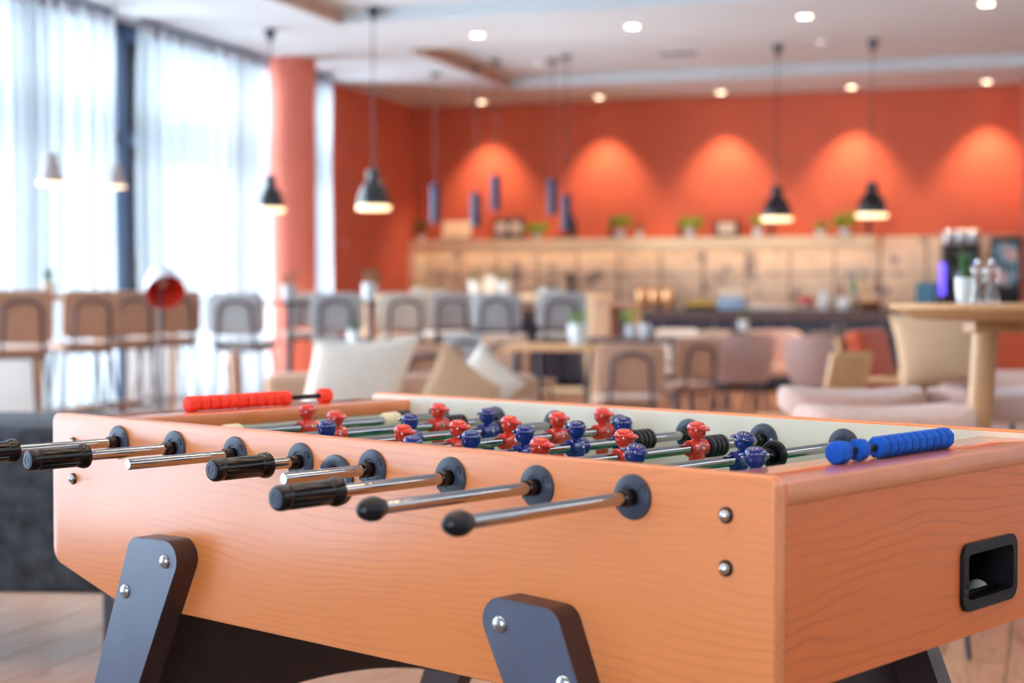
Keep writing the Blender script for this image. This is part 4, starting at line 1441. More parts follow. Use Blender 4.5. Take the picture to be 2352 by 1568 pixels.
# ------------------------------------------------------------------ lounge corner on the right
ac = ground(2125, 10.2)
arm = thing('armchair', 'rust coloured armchair with a wide oak frame', 'armchair', ac, math.radians(-118))
B().box((0, -0.02, 0.40), (0.60, 0.62, 0.14), 0.04, 3).obj('seat_cushion', 'fabric_rust', arm)
bk = B(); bk.box((0, 0, 0), (0.60, 0.13, 0.50), 0.05, 3, Matrix.Translation((0, -0.33, 0.62)) @ Matrix.Rotation(math.radians(14), 4, 'X')); bk.obj('back_cushion', 'fabric_rust', arm)
for sx in (-1, 1):
    f = B()
    f.box((sx * 0.35, -0.02, 0.56), (0.07, 0.72, 0.035), 0.008, 2)
    f.obj('armrest', 'oak', arm)
    for sy in (-1, 1):
        B().cyl((sx * 0.35, sy * 0.30, 0.55), (sx * 0.36, sy * 0.34, 0), 0.022, 0.016, 10).obj('leg', 'oak_upright', arm)
B().box((0, -0.02, 0.30), (0.68, 0.68, 0.05), 0.006, 1).obj('seat_frame', 'oak', arm)
bp2 = B(); bp2.box((0, 0, 0), (0.64, 0.03, 0.52), 0.01, 2, Matrix.Translation((0, -0.42, 0.56)) @ Matrix.Rotation(math.radians(14), 4, 'X')); bp2.obj('back_board', 'oak_upright', arm)

ob = thing('wooden_chair', 'oak backed lounge chair turned away from the viewer, left of the rust armchair', 'chair', ground(1884, 8.8), math.radians(24))
bo = B(); bo.box((0, 0, 0), (0.26, 0.035, 0.34), 0.012, 2, Matrix.Translation((0, -0.24, 0.62)) @ Matrix.Rotation(math.radians(18), 4, 'X')); bo.obj('backrest', 'oak_upright', ob)
B().box((0, 0.02, 0.40), (0.5, 0.5, 0.05), 0.01, 2).obj('seat', 'oak', ob)
for sx in (-1, 1):
    for sy in (-1, 1):
        B().cyl((sx * 0.21, sy * 0.2, 0.38), (sx * 0.24, sy * 0.24, 0), 0.02, 0.014, 10).obj('leg', 'oak_upright', ob)

s2 = ground(2520, 9.0)
sofa('pink fabric sofa at the right edge with a beige cushion', s2, math.radians(-20), 1.7, 'fabric_pink', back_h=0.64)
cushion('large beige square cushion under the round high table', view(2152, 800, 8.7), 0.46, 0.44, 0.15, (math.radians(-12), math.radians(-8), math.radians(-14)), 'linen_beige')
ac2 = ground(2330, 11.6)
a2 = thing('armchair', 'rust coloured armchair behind the leg of the round high table', 'armchair', ac2, math.radians(170))
B().box((0, 0, 0.36), (0.62, 0.60, 0.22), 0.05, 3).obj('seat_cushion', 'fabric_rust', a2)
bk = B(); bk.box((0, 0, 0), (0.62, 0.14, 0.50), 0.05, 3, Matrix.Translation((0, -0.28, 0.64)) @ Matrix.Rotation(math.radians(10), 4, 'X')); bk.obj('back_cushion', 'fabric_rust', a2)
for sx in (-1, 1):
    B().box((sx * 0.35, 0, 0.54), (0.06, 0.62, 0.035), 0.008, 2).obj('armrest', 'oak', a2)
    for sy in (-1, 1):
        B().cyl((sx * 0.35, sy * 0.26, 0.53), (sx * 0.36, sy * 0.30, 0), 0.022, 0.016, 10).obj('leg', 'oak_upright', a2)

# round high table with stools
rt_c = ground(2345, 5.35)
rt = thing('round_high_table', 'round oak high table carrying a plant and two mills', 'table', rt_c, 0.0)
B().lathe([(0.0, 1.005), (0.33, 1.005), (0.345, 1.008), (0.418, 1.036), (0.428, 1.043), (0.430, 1.052), (0.426, 1.058), (0.0, 1.058)], 48).obj('table_top', 'oak', rt)
for k in range(4):
    a = math.radians(205 + 90 * k)
    B().cyl((0.155 * math.cos(a), 0.155 * math.sin(a), 1.006), (0.235 * math.cos(a), 0.235 * math.sin(a), 0), 0.036, 0.028, 16).obj('leg', 'oak_upright', rt)
B().box((0, 0, 0.985), (0.44, 0.07, 0.042), 0.006, 1, Matrix.Rotation(math.radians(25), 4, 'Z')).obj('cross_brace', 'oak', rt)
B().box((0, 0, 0.985), (0.07, 0.44, 0.042), 0.006, 1, Matrix.Rotation(math.radians(25), 4, 'Z')).obj('cross_brace', 'oak', rt)

def padded_stool(label, loc, rz, sh=0.72, w=0.52):
    t = thing('padded_stool', label, 'bar stool', loc, rz, 'pink padded stools at the round table')
    so = rrect(w, 0.40, 0.12)
    M = Matrix.Translation((0, 0, sh - 0.045)) @ Matrix.Rotation(PI / 2, 4, 'X') @ Matrix.Rotation(PI, 4, 'Z')
    B().panel(so, 0.10, lambda x, z: -0.30 * x * x - 0.05 * math.cos(z * 9) * 0.3, M).obj('seat', 'fabric_pink', t)
    for sx in (-1, 1):
        for sy in (-1, 1):
            B().cyl((sx * 0.15, sy * 0.13, sh - 0.08), (sx * 0.20, sy * 0.19, 0), 0.0095, 0.0085, 10).obj('leg', 'tube_black', t)
    B().tube([(-0.185, -0.17, 0.26), (0.185, -0.17, 0.26), (0.185, 0.17, 0.26), (-0.185, 0.17, 0.26)], 0.007, 6, True).obj('footrest', 'tube_black', t)
padded_stool('pink padded bar stool nearest behind the football table', ground(2030, 4.95), math.radians(8))
padded_stool('pink padded bar stool behind the nearest one, left of the round table', ground(1955, 5.9), math.radians(-4))
padded_stool('pink padded bar stool right of the oak leg of the round table', ground(2300, 5.9), math.radians(20))

potted('white pot with dark leaves and one pale flower on the round high table', on_top(view(2216, 690, 5.25), 1.0585), 0.032, 0.085, 0.05, 0.10, 'leaf_deep', seed=21, spike=True)
mat('mill_wood', (92, 56, 44), 0.5, noise=0.1, nscale=20)
mat('salt_white', (226, 222, 216), 0.6, noise=0.05, nscale=30)
def acrylic(name, rgb):
    mat(name, rgb, 0.08, coat=0.6, coat_rough=0.03, noise=0.02, trans=0.85)
acrylic('acrylic', (236, 232, 230))
def mill(label, loc, fill):
    t = thing('spice_mill', label, 'spice mill', loc)
    B().lathe([(0.023, 0), (0.024, 0.006), (0.022, 0.02), (0.0165, 0.045), (0.0155, 0.065), (0.0195, 0.083), (0.0200, 0.088), (0.012, 0.090)], 24).obj('body', 'acrylic', t)
    B().lathe([(0.0, 0.012), (0.013, 0.012), (0.011, 0.04), (0.011, 0.07), (0.0, 0.07)], 18).obj('filling', fill, t)
    B().lathe([(0.012, 0.090), (0.019, 0.094), (0.0215, 0.106), (0.019, 0.118), (0.010, 0.124)], 24).obj('head', 'acrylic', t)
    B().lathe([(0.004, 0.122), (0.0085, 0.130), (0.0075, 0.138), (0.0, 0.141)], 18).obj('knob', 'steel_bolt', t)
mill('clear pepper mill with dark filling on the round high table', on_top(view(2246, 694, 5.12), 1.0585), 'mill_wood')
mill('clear salt mill right beside the pepper mill on the round high table', on_top(view(2278, 694, 5.10), 1.0585), 'salt_white')

# ------------------------------------------------------------------ lamps
mat('shade_black', (18, 21, 32), 0.3, coat=0.25, coat_rough=0.08, noise=0.05)
mat('shade_inside', (250, 236, 214), 0.6, noise=0.02)
mat('shade_grey', (200, 192, 194), 0.6, noise=0.03)
mat('cord_dark', (70, 66, 72), 0.6, noise=0.05)
mat('tube_navy', (40, 58, 92), 0.4, noise=0.05)
mat('lamp_glow', (255, 236, 200), 0.5, emit=(255, 218, 165), estr=1.9)
mat('spot_glow', (255, 244, 224), 0.5, emit=(255, 232, 200), estr=7.0)
mat('lamp_red', (228, 62, 50), 0.5, noise=0.04)
mat('lamp_white', (214, 212, 220), 0.45, noise=0.03)

def ceiling_spot(px, py):
    """point of the ceiling seen at a pixel: the tray if it lies inside one, else the lower band"""
    for z in (H + 0.12, H):
        p = at_z(px, py, z)
        r = p - room(0, 0)
        w, t = r.x * AX + r.y * AY, r.x * BX + r.y * BY
        intray = w > RW and (1.5 < t < 4.5 or t > 6.0)
        if (z > H + 0.05) == intray:
            return p
    return at_z(px, py, H)

def dome_pendant(label, px, pyc, py0, py1, wpx):
    c = ceiling_spot(px, pyc)
    d = c.y
    z0, z1 = CAMZ - (py1 - 675) / FPX * d, CAMZ - (py0 - 675) / FPX * d
    R_ = wpx / 2 / FPX * d
    h = z1 - z0
    t = thing('pendant_lamp', label, 'pendant lamp', (c.x, c.y, z0), 0, 'black dome pendant lamps')
    zc = c.z - z0
    B().lathe([(0.055, zc), (0.055, zc - 0.02), (0.022, zc - 0.10), (0.008, zc - 0.12), (0, zc - 0.12)], 20).obj('canopy', 'shade_black', t)
    B().cyl((0, 0, h * 0.97), (0, 0, zc - 0.11), 0.006, None, 6).obj('cord', 'cord_dark', t)
    B().lathe([(R_ * 0.94, h * 0.105), (R_ * 0.95, h * 0.13), (R_ * 0.92, h * 0.30), (R_ * 0.74, h * 0.50), (R_ * 0.54, h * 0.62), (R_ * 0.40, h * 0.69), (R_ * 0.36, h * 0.73), (R_ * 0.40, h * 0.78), (R_ * 0.42, h * 0.85), (R_ * 0.36, h * 0.93), (R_ * 0.2, h * 0.975), (0, h)], 32).obj('shade', 'shade_black', t)
    B().lathe([(0, 0.0), (R_ * 0.90, 0.0), (R_ * 0.98, h * 0.015), (R_, h * 0.04), (R_, h * 0.08), (R_ * 0.97, h * 0.10), (R_ * 0.88, h * 0.104)], 32).obj('opal_diffuser', 'lamp_glow', t)
    light('pendant_light', 'SPOT', (0, 0, -0.02), 55, (255, 214, 165), 0.08, math.radians(150), 0.6, parent=t)
dome_pendant('black dome pendant lamp in front of the white curtain and the orange column', 620, 68, 400, 487, 64)
dome_pendant('largest black dome pendant lamp, in front of the short orange side wall', 857, 16, 384, 483, 78)
dome_pendant('black dome pendant lamp, left one of the pair above the tub chairs', 1786, 103, 425, 508, 71)
dome_pendant('black dome pendant lamp, right one of the pair above the tub chairs', 2005, 90, 416, 500, 72)

def tube_pendant(label, px, pyc, py0, py1):
    c = ceiling_spot(px, pyc)
    d = c.y
    z0, z1 = CAMZ - (py1 - 675) / FPX * d, CAMZ - (py0 - 675) / FPX * d
    t = thing('tube_pendant', label, 'pendant lamp', (c.x, c.y, z0), 0, 'dark tube pendant lamps')
    zc, h = c.z - z0, z1 - z0
    B().lathe([(0.055, zc), (0.055, zc - 0.035), (0.0, zc - 0.036)], 20).obj('canopy', 'cord_dark', t)
    B().cyl((0, 0, h), (0, 0, zc - 0.03), 0.005, None, 6).obj('cord', 'cord_dark', t)
    B().lathe([(0.049, 0.0), (0.052, 0.004), (0.052, h - 0.01), (0.048, h), (0, h)], 20).obj('tube', 'tube_navy', t)
    B().lathe([(0.0, 0.012), (0.040, 0.012)], 16).obj('lens', 'lamp_glow', t)
tube_pendant('dark tube pendant, leftmost of the five', 1000, 168, 424, 512)
tube_pendant('dark tube pendant hanging lowest on the left, second of the five', 1092, 152, 444, 522)
tube_pendant('dark tube pendant hanging highest, third of the five', 1138, 138, 404, 483)
tube_pendant('dark tube pendant, fourth of the five', 1269, 137, 412, 494)
tube_pendant('dark tube pendant hanging lowest, rightmost of the five', 1301, 128, 448, 532)

def cone_pendant(label, px, py0, py1, wpx):
    t_ = on_left(px, 0.62)
    p = room(0.62, t_)
    d = p.y
    z0, z1 = CAMZ - (py1 - 675) / FPX * d, CAMZ - (py0 - 675) / FPX * d
    R_, h = wpx / 2 / FPX * d, z1 - z0
    t = thing('cone_pendant', label, 'pendant lamp', (p.x, p.y, z0), 0, 'pale cone pendant lamps over the window table')
    B().lathe([(0.045, H - z0), (0.045, H - z0 - 0.03), (0, H - z0 - 0.031)], 16).obj('canopy', 'shade_grey', t)
    B().cyl((0, 0, h), (0, 0, H - z0 - 0.03), 0.004, None, 6).obj('cord', 'shade_grey', t)
    B().lathe([(R_ * 0.97, h * 0.07), (R_ * 0.98, h * 0.08), (R_ * 0.45, h * 0.94), (R_ * 0.3, h), (0, h)], 28).obj('shade', 'shade_grey', t)
    B().lathe([(0, 0.0), (R_ * 0.96, 0.0), (R_, h * 0.02), (R_ * 0.98, h * 0.066), (0, h * 0.068)], 28).obj('opal_diffuser', 'lamp_glow', t)
cone_pendant('pale grey cone pendant lamp at the far left before the curtain', 120, 352, 424, 62)
cone_pendant('pale grey cone pendant lamp beside the dark window post', 268, 376, 432, 46)

def downlight(label, p, power, size, blend, tilt=0.0, group='recessed ceiling downlights', r=0.048):
    t = thing('downlight', label, 'downlight', (p.x, p.y, p.z), -TH, group)
    B().lathe([(r, -0.001), (r + 0.018, -0.001), (r + 0.020, -0.005), (r + 0.004, -0.008), (r, -0.004)], 24).obj('trim_ring', 'ceiling_paint', t)
    B().lathe([(0, -0.004), (r, -0.004)], 24).obj('lens', 'spot_glow', t)
    light('downlight_beam', 'SPOT', (0, 0, -0.02), power, (255, 214, 170), r * 0.9, size, blend, parent=t)
back_row = [(1113, 236), (1383, 226), (1658, 213), (1955, 199), (2265, 183)]
ords = ['first', 'second', 'third', 'fourth', 'fifth']
for k, (px, py) in enumerate(back_row):
    p = at_z(px, py, H)
    r_ = p - room(0, 0)
    w_ = r_.x * AX + r_.y * AY
    downlight('round downlight washing the orange wall, %s of five from the left' % ords[k], room(w_, 0.36, H), 130, math.radians(84), 0.65)
for k, (px, py) in enumerate([(1097, 80), (1452, 60), (1848, 37), (2265, 8)]):
    downlight('round downlight in the broad ceiling band, %s of four from the left' % ords[k], at_z(px, py, H), 130, math.radians(100), 0.5, r=0.055)
for k in range(12):
    w_, t_ = 5.3 + 0.95 * (k % 4), 15.0 + 1.15 * (k // 4)
    downlight('round flush lamp overhead above the football table, mirrored as a dot on its players', room(w_, t_, H + 0.12), 15, math.radians(120), 0.6, group='flush lamps above the football table', r=0.11)

# ceiling fittings inside the rear tray
mat('vent_dark', (62, 56, 66), 0.7, noise=0.1)
def vent(label, px, py, w, d, nsl):
    p = at_z(px, py, H + 0.12)
    t = thing('air_vent', label, 'vent', p, -TH)
    B().box((0, 0, -0.006), (w, d, 0.012), 0.002, 1).obj('frame', 'ceiling_paint', t)
    for k in range(nsl):
        B().box((0, -d / 2 + d * (k + 0.75) / (nsl + 0.5), -0.014), (w * 0.92, d / nsl * 0.55, 0.006), 0.001, 1).obj('slot', 'vent_dark', t)
vent('dark slotted air vent in the ceiling left of the lamp pair', 1558, 121, 0.42, 0.16, 3)
vent('largest dark air vent in the ceiling between the lamp pair', 1935, 148, 0.60, 0.24, 4)
vent('faint small air vent in the ceiling nearest the back wall', 1345, 180, 0.34, 0.14, 3)
def detector(label, px, py):
    p = at_z(px, py, H + 0.12)
    t = thing('smoke_detector', label, 'smoke detector', p)
    B().lathe([(0.06, 0), (0.06, -0.02), (0.045, -0.04), (0.0, -0.045)], 20).obj('housing', 'white_bright', t)
    B().lathe([(0.062, 0), (0.066, -0.006), (0.060, -0.01)], 20).obj('base_ring', 'white_bright', t)
mat('white_bright', (240, 240, 242), 0.5, noise=0.01)
detector('white smoke detector on the ceiling between the two lamps of the pair', 1893, 94)
detector('white smoke detector on the ceiling beside the tube pendants', 1243, 142)

# reading lamp with a red lined shade
fl = thing('floor_lamp', 'grey reading lamp with a red lined shade turned to the viewer', 'floor lamp', ground(368, 9.6), 0.0)
B().lathe([(0.14, 0), (0.14, 0.015), (0.02, 0.03), (0.012, 0.04)], 24).obj('base', 'tube_dark', fl)
zc_ = CAMZ - (664 - 675) / FPX * 9.6
B().tube([(0, 0, 0.03), (0, 0, zc_ - 0.12), (0.0, 0.05, zc_ + 0.06)], 0.011, 8).obj('pole', 'tube_dark', fl)
ax0 = Vector((-0.035, 0.12, zc_ + 0.115)); ax1 = Vector((0.045, -0.06, zc_ - 0.02))
q_ = (ax1 - ax0)
ln_ = q_.length
B().axis(ax0, ax1, [(0, -0.02), (0.03, -0.018), (0.04, 0.0), (0.06, 0.03), (0.105, ln_ * 0.6), (0.122, ln_), (0.119, ln_ + 0.002)], 32, None, False).obj('shade', 'lamp_white', fl)
B().axis(ax0, ax1, [(0.0, 0.02), (0.05, 0.03), (0.100, ln_ * 0.62), (0.119, ln_ + 0.001)], 32, None, False).obj('shade_lining', 'lamp_red', fl)
B().axis(ax0, ax1, [(0.015, 0.03), (0.018, 0.07), (0.033, 0.10), (0.036, 0.125), (0.022, 0.15), (0.0, 0.156)], 20).obj('bulb', 'fabric_pink', fl)

# ------------------------------------------------------------------ things on the ledge
def ledge_pos(px, t=0.17):
    return room(on_back(px, t), t, ZL1 + 0.0005)
LG = 'small plants on the pale ledge'
for (px, pr, ph, plr, plh, lb_, sd, lf) in [
    (967, 0.055, 0.06, 0.085, 0.20, 'dark slim plant in a white pot at the left end of the ledge', 31, 'leaf_deep'),
    (1234, 0.06, 0.07, 0.13, 0.10, 'low spreading plant in a grey pot right of the round dials', 32, 'leaf_green'),
    (1424, 0.06, 0.10, 0.12, 0.17, 'tallest bright green bushy plant on the ledge', 33, 'leaf_green'),
    (1468, 0.045, 0.08, 0.045, 0.10, 'small sparse plant right of the tallest bushy plant', 34, 'leaf_deep'),
    (1586, 0.06, 0.10, 0.12, 0.13, 'green bushy plant left of the black framed clock', 35, 'leaf_green'),
    (1740, 0.06, 0.10, 0.085, 0.16, 'narrow green plant under the left lamp of the pair', 36, 'leaf_green'),
    (1884, 0.065, 0.07, 0.07, 0.09, 'small pale plant in a white bowl on the right part of the ledge', 37, 'leaf_green'),
    (1940, 0.065, 0.08, 0.125, 0.17, 'wide yellow green plant under the right lamp of the pair', 38, 'leaf_green')]:
    potted(lb_, ledge_pos(px, min(0.26, plr + 0.10)), pr, ph, plr, plh, lf, 'ceramic', seed=sd, leaves=90)
mat('card_cream', (240, 214, 190), 0.6, noise=0.03)
mat('frame_black', (44, 34, 38), 0.5, noise=0.05)
def tilted_board(label, px, w, h, m, rz=0.0):
    t = thing('picture_board', label, 'picture', ledge_pos(px, 0.16), -TH + rz)
    M = Matrix.Rotation(math.radians(-14), 4, 'X')
    B().box((0, 0.02, h / 2 + 0.012), (w, 0.014, h), 0.004, 1, M).obj('board', m, t)
    B().box((0, -0.02, 0.012), (w * 1.02, 0.08, 0.024), 0.004, 1).obj('foot', 'frame_black', t)
tilted_board('cream board leaning on a black foot, left of the round dials', 1046, 0.38, 0.235, 'card_cream')
dl = thing('dial_box', 'black box with two round white dials on the ledge', 'dials', ledge_pos(1168, 0.16), -TH)
B().box((0, 0.02, 0.135), (0.40, 0.05, 0.25), 0.01, 1).obj('case', 'frame_black', dl)
B().box((0, 0.0, 0.012), (0.34, 0.11, 0.024), 0.004, 1).obj('foot', 'frame_black', dl)
for sx in (-1, 1):
    B().axis((sx * 0.092, -0.003, 0.130), (sx * 0.092, -0.1, 0.130), [(0.085, 0), (0.085, 0.006), (0.08, 0.009), (0, 0.009)], 28).obj('dial', 'linen_white', dl)
tr = thing('fruit_dish', 'dark tray with a red bowl under the rightmost tube pendant', 'bowl', ledge_pos(1292, 0.16), -TH)
B().box((0, 0, 0.012), (0.20, 0.16, 0.024), 0.008, 1).obj('tray', 'frame_black', tr)
B().lathe([(0.03, 0.024), (0.06, 0.05), (0.07, 0.085), (0.062, 0.085), (0.0, 0.04)], 20).obj('bowl', 'lamp_red', tr)
vz = thing('dark_vase', 'slim black vase behind the red bowl on the ledge', 'vase', ledge_pos(1316, 0.22), 0)
B().lathe([(0.04, 0), (0.055, 0.08), (0.04, 0.18), (0.02, 0.24), (0.024, 0.27)], 20).obj('body', 'frame_black', vz)
B().lathe([(0.024, 0.27), (0.028, 0.28), (0.02, 0.28)], 20).obj('lip', 'frame_black', vz)
ck = thing('framed_clock', 'black box frame with a cream face on the ledge', 'clock', ledge_pos(1668, 0.16), -TH)
B().box((0, 0.03, 0.10), (0.30, 0.06, 0.18), 0.02, 2).obj('case', 'frame_black', ck)
B().box((0, -0.004, 0.105), (0.20, 0.01, 0.13), 0.004, 1).obj('face', 'card_cream', ck)
B().box((0, 0.0, 0.008), (0.22, 0.1, 0.016), 0.003, 1).obj('foot', 'frame_black', ck)
def ledge_post(label, px, py):
    p = room(on_back(px, 0.13), 0.13, ZL1 + 0.0005)
    hh = CAMZ - (py - 675) / FPX * p.y - ZL1
    t = thing('ledge_post', label, 'post', p, -TH)
    B().box((0, 0, hh / 2), (0.045, 0.03, hh), 0.003, 1).obj('upright', 'frame_black', t)
    B().box((0, 0, 0.006), (0.10, 0.08, 0.012), 0.002, 1).obj('foot', 'frame_black', t)
ledge_post('short black post on the ledge below the left lamp of the pair', 1772, 508)
ledge_post('short black post on the ledge below the right lamp of the pair', 1994, 500)
ledge_post('short black post behind the tallest bushy plant on the ledge', 1404, 500)
ledge_post('short black post left of the plant beside the framed clock', 1562, 508)

# ------------------------------------------------------------------ things on the counter
def counter_pos(px, t=0.45):
    return room(on_back(px, t), t, 0.9105)
mat('copper', (246, 196, 146), 0.16, metal=1.0, noise=0.05)
mat('steel', (190, 190, 196), 0.3, metal=1.0, noise=0.04)
mat('fruit_yellow', (206, 178, 50), 0.5, noise=0.1, nscale=20)
mat('box_blue', (150, 180, 214), 0.6, noise=0.04)
mat('bread', (206, 160, 108), 0.8, noise=0.1, nscale=20)
mat('bottle_green', (80, 140, 80), 0.15, coat=0.5, noise=0.05)
mat('bottle_blue', (54, 92, 196), 0.15, coat=0.5, noise=0.05)
mat('bottle_amber', (206, 170, 70), 0.15, coat=0.5, noise=0.05)
mat('bottle_brown', (150, 84, 62), 0.15, coat=0.5, noise=0.05)
mat('teal_box', (70, 130, 150), 0.4, noise=0.06)
mat('violet_led', (110, 90, 255), 0.5, emit=(96, 74, 255), estr=2.6)
for k, (px, lb_) in enumerate([(1473, 'copper urn, leftmost of the three on the counter'), (1504, 'copper urn in the middle of the three on the counter'), (1535, 'copper urn, rightmost of the three on the counter')]):
    t = thing('copper_urn', lb_, 'urn', counter_pos(px, 0.45), 0, 'copper urns on the counter')
    B().lathe([(0.05, 0), (0.05, 0.02), (0.065, 0.05), (0.075, 0.16), (0.075, 0.22), (0.06, 0.25), (0.02, 0.265), (0, 0.266)], 24).obj('body', 'copper', t)
    B().lathe([(0.012, 0.265), (0.018, 0.285), (0.0, 0.295)], 14).obj('knob', 'copper', t)
    B().cyl((0.0, -0.07, 0.07), (0.0, -0.12, 0.06), 0.008, None, 8).obj('tap', 'steel', t)
cb = thing('copper_lamp_arm', 'bent copper heat lamp above the urns', 'heat lamp', counter_pos(1555, 0.32), 0)
B().tube([(0, 0, 0.01), (0, 0, 0.28), (-0.04, 0, 0.36), (-0.12, 0, 0.38), (-0.18, 0, 0.35)], 0.012, 8).obj('arm', 'steel', cb)
B().lathe([(0.06, 0), (0.06, 0.012), (0.012, 0.02)], 16).obj('base', 'steel', cb)
tray = thing('fruit_tray', 'black tray of yellow fruit on the counter', 'tray', counter_pos(1614, 0.5), -TH)
B().box((0, 0, 0.02), (0.38, 0.28, 0.04), 0.008, 1).obj('tray', 'frame_black', tray)
fr_r = random.Random(5)
for k in range(12):
    lemon = B().ell((0, 0, 0), (0.026, 0.034, 0.026), 12, 8).obj('lemon', 'fruit_yellow')
    base = counter_pos(1614, 0.5)
    ang = fr_r.uniform(0, PI)
    lemon.location = base + Vector((-0.14 + 0.052 * (k % 6), -0.06 + 0.11 * (k // 6), 0.067))
    lemon.rotation_euler = (ang, 0, 0) if False else (0, ang, 0)
    tag(lemon, 'yellow lemon in the black tray on the counter', 'lemon', 'lemons in the tray')
bb = thing('bread_box', 'pale blue and cream box with rolls on the counter', 'box', counter_pos(1682, 0.5), -TH)
B().box((0, 0, 0.07), (0.30, 0.24, 0.14), 0.02, 2).obj('bin', 'box_blue', bb)
B().box((0, 0.03, 0.18), (0.31, 0.2, 0.08), 0.03, 2).obj('lid', 'linen_white', bb)
bw = thing('serving_board', 'flat grey serving tray on the counter right of the bread box', 'tray', counter_pos(1775, 0.5), -TH)
B().box((0, 0, 0.025), (0.5, 0.3, 0.05), 0.01, 1).obj('tray', 'panel_white', bw)
B().box((0, 0, 0.07), (0.42, 0.24, 0.03), 0.012, 1).obj('napkins', 'fabric_pink', bw)
rdb = thing('red_bowl', 'red and white bowl on the counter', 'bowl', counter_pos(1852, 0.5), 0)
B().lathe([(0.05, 0), (0.07, 0.03), (0.085, 0.06), (0.03, 0.06), (0.0, 0.04)], 20).obj('saucer', 'ceramic', rdb)
B().lathe([(0.04, 0.06), (0.075, 0.10), (0.085, 0.14), (0.076, 0.14), (0.0, 0.09)], 20).obj('bowl', 'lamp_red', rdb)
for (px, tt, r_, h_, lb_) in ((1892, 0.5, 0.07, 0.22, 'tall white jug on the counter beside the red bowl'), (1938, 0.55, 0.075, 0.16, 'wide white jug on the counter before the bottles')):
    t = thing('white_jug', lb_, 'jug', counter_pos(px, tt), 0)
    B().lathe([(r_ * 0.8, 0), (r_, h_ * 0.35), (r_ * 0.8, h_ * 0.75), (r_ * 0.62, h_ * 0.9), (r_ * 0.7, h_), (r_ * 0.6, h_), (r_ * 0.5, h_ * 0.88)], 22).obj('body', 'ceramic', t)
    B().tube([(r_ * 0.7, 0, h_ * 0.85), (r_ * 1.4, 0, h_ * 0.8), (r_ * 1.4, 0, h_ * 0.4), (r_ * 0.95, 0, h_ * 0.3)], 0.009, 8).obj('handle', 'ceramic', t)
def bottle(label, px, t_, m, capm, h):
    t = thing('bottle', label, 'bottle', counter_pos(px, t_), 0, 'syrup bottles on the counter')
    B().lathe([(0.034, 0), (0.036, 0.01), (0.036, h * 0.55), (0.03, h * 0.66), (0.014, h * 0.76), (0.013, h * 0.90)], 20).obj('body', m, t)
    B().lathe([(0.0365, h * 0.15), (0.0368, h * 0.16), (0.0368, h * 0.45), (0.0365, h * 0.46)], 20).obj('paper_band', 'linen_white', t)
    B().lathe([(0.016, h * 0.88), (0.016, h), (0.0, h)], 16).obj('cap', capm, t)
bottle('brown bottle with a dark cap, leftmost of the bottles on the counter', 1932, 0.36, 'bottle_brown', 'leaf_deep', 0.34)
bottle('green bottle with a tall blue top', 1959, 0.36, 'bottle_green', 'bottle_blue', 0.42)
bottle('amber bottle with a green top', 1987, 0.36, 'bottle_amber', 'bottle_green', 0.38)
bottle('reddish brown bottle, rightmost of the bottles on the counter', 2012, 0.36, 'bottle_brown', 'mill_wood', 0.40)
bk_ = thing('bread_basket', 'woven bread basket on the counter right of the jugs', 'basket', counter_pos(1995, 0.56), 0)
B().lathe([(0.09, 0), (0.13, 0.05), (0.14, 0.09), (0.125, 0.09), (0.0, 0.03)], 22).obj('basket', 'mill_wood', bk_)
for k in range(5):
    B().ell((0.06 * math.cos(k * 1.26), 0.06 * math.sin(k * 1.26), 0.10), (0.05, 0.035, 0.03), 12, 8).obj('roll', 'bread', bk_)
bs_ = thing('cup_tray', 'low tray of brown cups at the right part of the counter', 'tray', counter_pos(2060, 0.5), -TH)
B().box((0, 0, 0.015), (0.30, 0.22, 0.03), 0.008, 1).obj('tray', 'mill_wood', bs_)
for k in range(6):
    B().lathe([(0.025, 0.031), (0.036, 0.09), (0.03, 0.09), (0.02, 0.04), (0, 0.04)], 14, Matrix.Translation((-0.09 + 0.09 * (k % 3), -0.05 + 0.1 * (k // 3), 0))).obj('cup', 'card_cream', bs_)
for (px, lb_, sx, h_) in ((1268, 'dark grinder with a sloping top on the bar counter behind the grey stools', 0.16, 0.30), (1310, 'tall dark bottle rack on the bar counter behind the grey stools', 0.10, 0.42)):
    t = thing('coffee_grinder', lb_, 'grinder', counter_pos(px, 0.4), -TH)
    B().box((0, 0, h_ * 0.3), (sx, 0.16, h_ * 0.6), 0.015, 2).obj('body', 'cabinet_navy', t)
    B().lathe([(sx * 0.3, h_ * 0.6), (sx * 0.48, h_ * 0.95), (sx * 0.44, h_), (0, h_)], 18).obj('hopper', 'vent_dark', t)

# coffee machine with violet lit sides
cm = thing('coffee_machine', 'black coffee machine with violet lit sides and three bean hoppers', 'coffee machine', counter_pos(2206, 0.42), -TH)
B().box((0, 0.02, 0.36), (0.40, 0.44, 0.72), 0.02, 2).obj('body', 'shade_black', cm)
B().box((0, -0.205, 0.24), (0.30, 0.02, 0.26), 0.01, 1).obj('bay', 'cup_black', cm)
B().box((0, -0.25, 0.03), (0.34, 0.12, 0.06), 0.006, 1).obj('drip_tray', 'steel', cm)
B().box((0, -0.215, 0.55), (0.22, 0.02, 0.20), 0.006, 1).obj('touch_screen', 'cup_black', cm)
B().cyl((0, -0.25, 0.40), (0, -0.25, 0.32), 0.02, 0.014, 12).obj('spout', 'steel', cm)
for sx in (-1, 1):
    o_ = B().box((sx * 0.18, -0.215, 0.34), (0.04, 0.03, 0.34), 0.015, 3).obj('light_panel', 'violet_led', cm)
for k in (-1, 0, 1):
    B().lathe([(0.05, 0.72), (0.062, 0.76), (0.066, 0.86), (0.05, 0.875), (0, 0.876)], 18, Matrix.Translation((k * 0.13, 0.02, 0))).obj('bean_hopper', 'steel', cm)
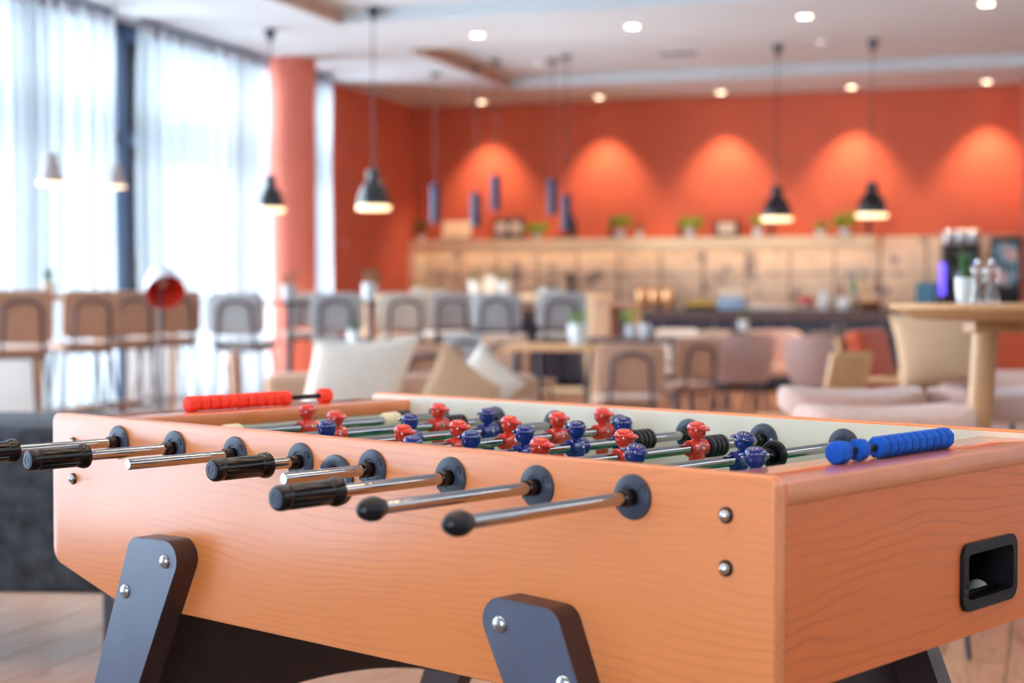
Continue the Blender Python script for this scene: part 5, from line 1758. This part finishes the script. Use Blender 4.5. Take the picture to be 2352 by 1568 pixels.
tbx = thing('tea_tin', 'square teal tin left of the coffee machine', 'tin', counter_pos(2130, 0.45), -TH)
B().box((0, 0, 0.14), (0.24, 0.22, 0.28), 0.01, 2).obj('body', 'teal_box', tbx)
B().box((0, 0, 0.295), (0.245, 0.225, 0.03), 0.01, 2).obj('lid', 'teal_box', tbx)
# vending screen
def screen_mat():
    m = mat('screen', (40, 84, 104), 0.3)
    nt = m.node_tree
    bs2 = nt.nodes['Principled BSDF']
    tc = nt.nodes.new('ShaderNodeTexCoord')
    n_ = nt.nodes.new('ShaderNodeTexNoise'); n_.inputs['Scale'].default_value = 5.5
    r = nt.nodes.new('ShaderNodeValToRGB')
    r.color_ramp.elements[0].position = 0.40; r.color_ramp.elements[0].color = lin((26, 40, 56))
    r.color_ramp.elements[1].position = 0.52; r.color_ramp.elements[1].color = lin((58, 110, 130))
    e_ = r.color_ramp.elements.new(0.64); e_.color = lin((190, 140, 130))
    nt.links.new(tc.outputs['Object'], n_.inputs['Vector']); nt.links.new(n_.outputs['Fac'], r.inputs['Fac'])
    nt.links.new(r.outputs[0], bs2.inputs['Base Color'])
    nt.links.new(r.outputs[0], bs2.inputs['Emission Color'])
    bs2.inputs['Emission Strength'].default_value = 0.15
screen_mat()
dm = thing('drinks_dispenser', 'tall black drinks dispenser with a teal picture screen at the right edge', 'dispenser', counter_pos(2309, 0.40), -TH)
B().box((0, 0.0, 0.40), (0.32, 0.40, 0.80), 0.012, 2).obj('body', 'shade_black', dm)
B().box((0, -0.206, 0.50), (0.25, 0.012, 0.46), 0.004, 1).obj('screen', 'screen', dm)
B().box((0, -0.206, 0.16), (0.22, 0.012, 0.14), 0.004, 1).obj('outlet', 'cup_black', dm)
sw = thing('wall_switch', 'small pale switch on the short orange side wall', 'switch', room(0.012, on_left(790, 0.01), zpx(560, room(0.0, 1.9))), -TH)
B().box((0, 0, 0), (0.016, 0.085, 0.085), 0.003, 1).obj('plate', 'column_orange', sw)
B().box((0.01, 0, 0), (0.008, 0.05, 0.05), 0.002, 1).obj('rocker', 'fabric_pink', sw)
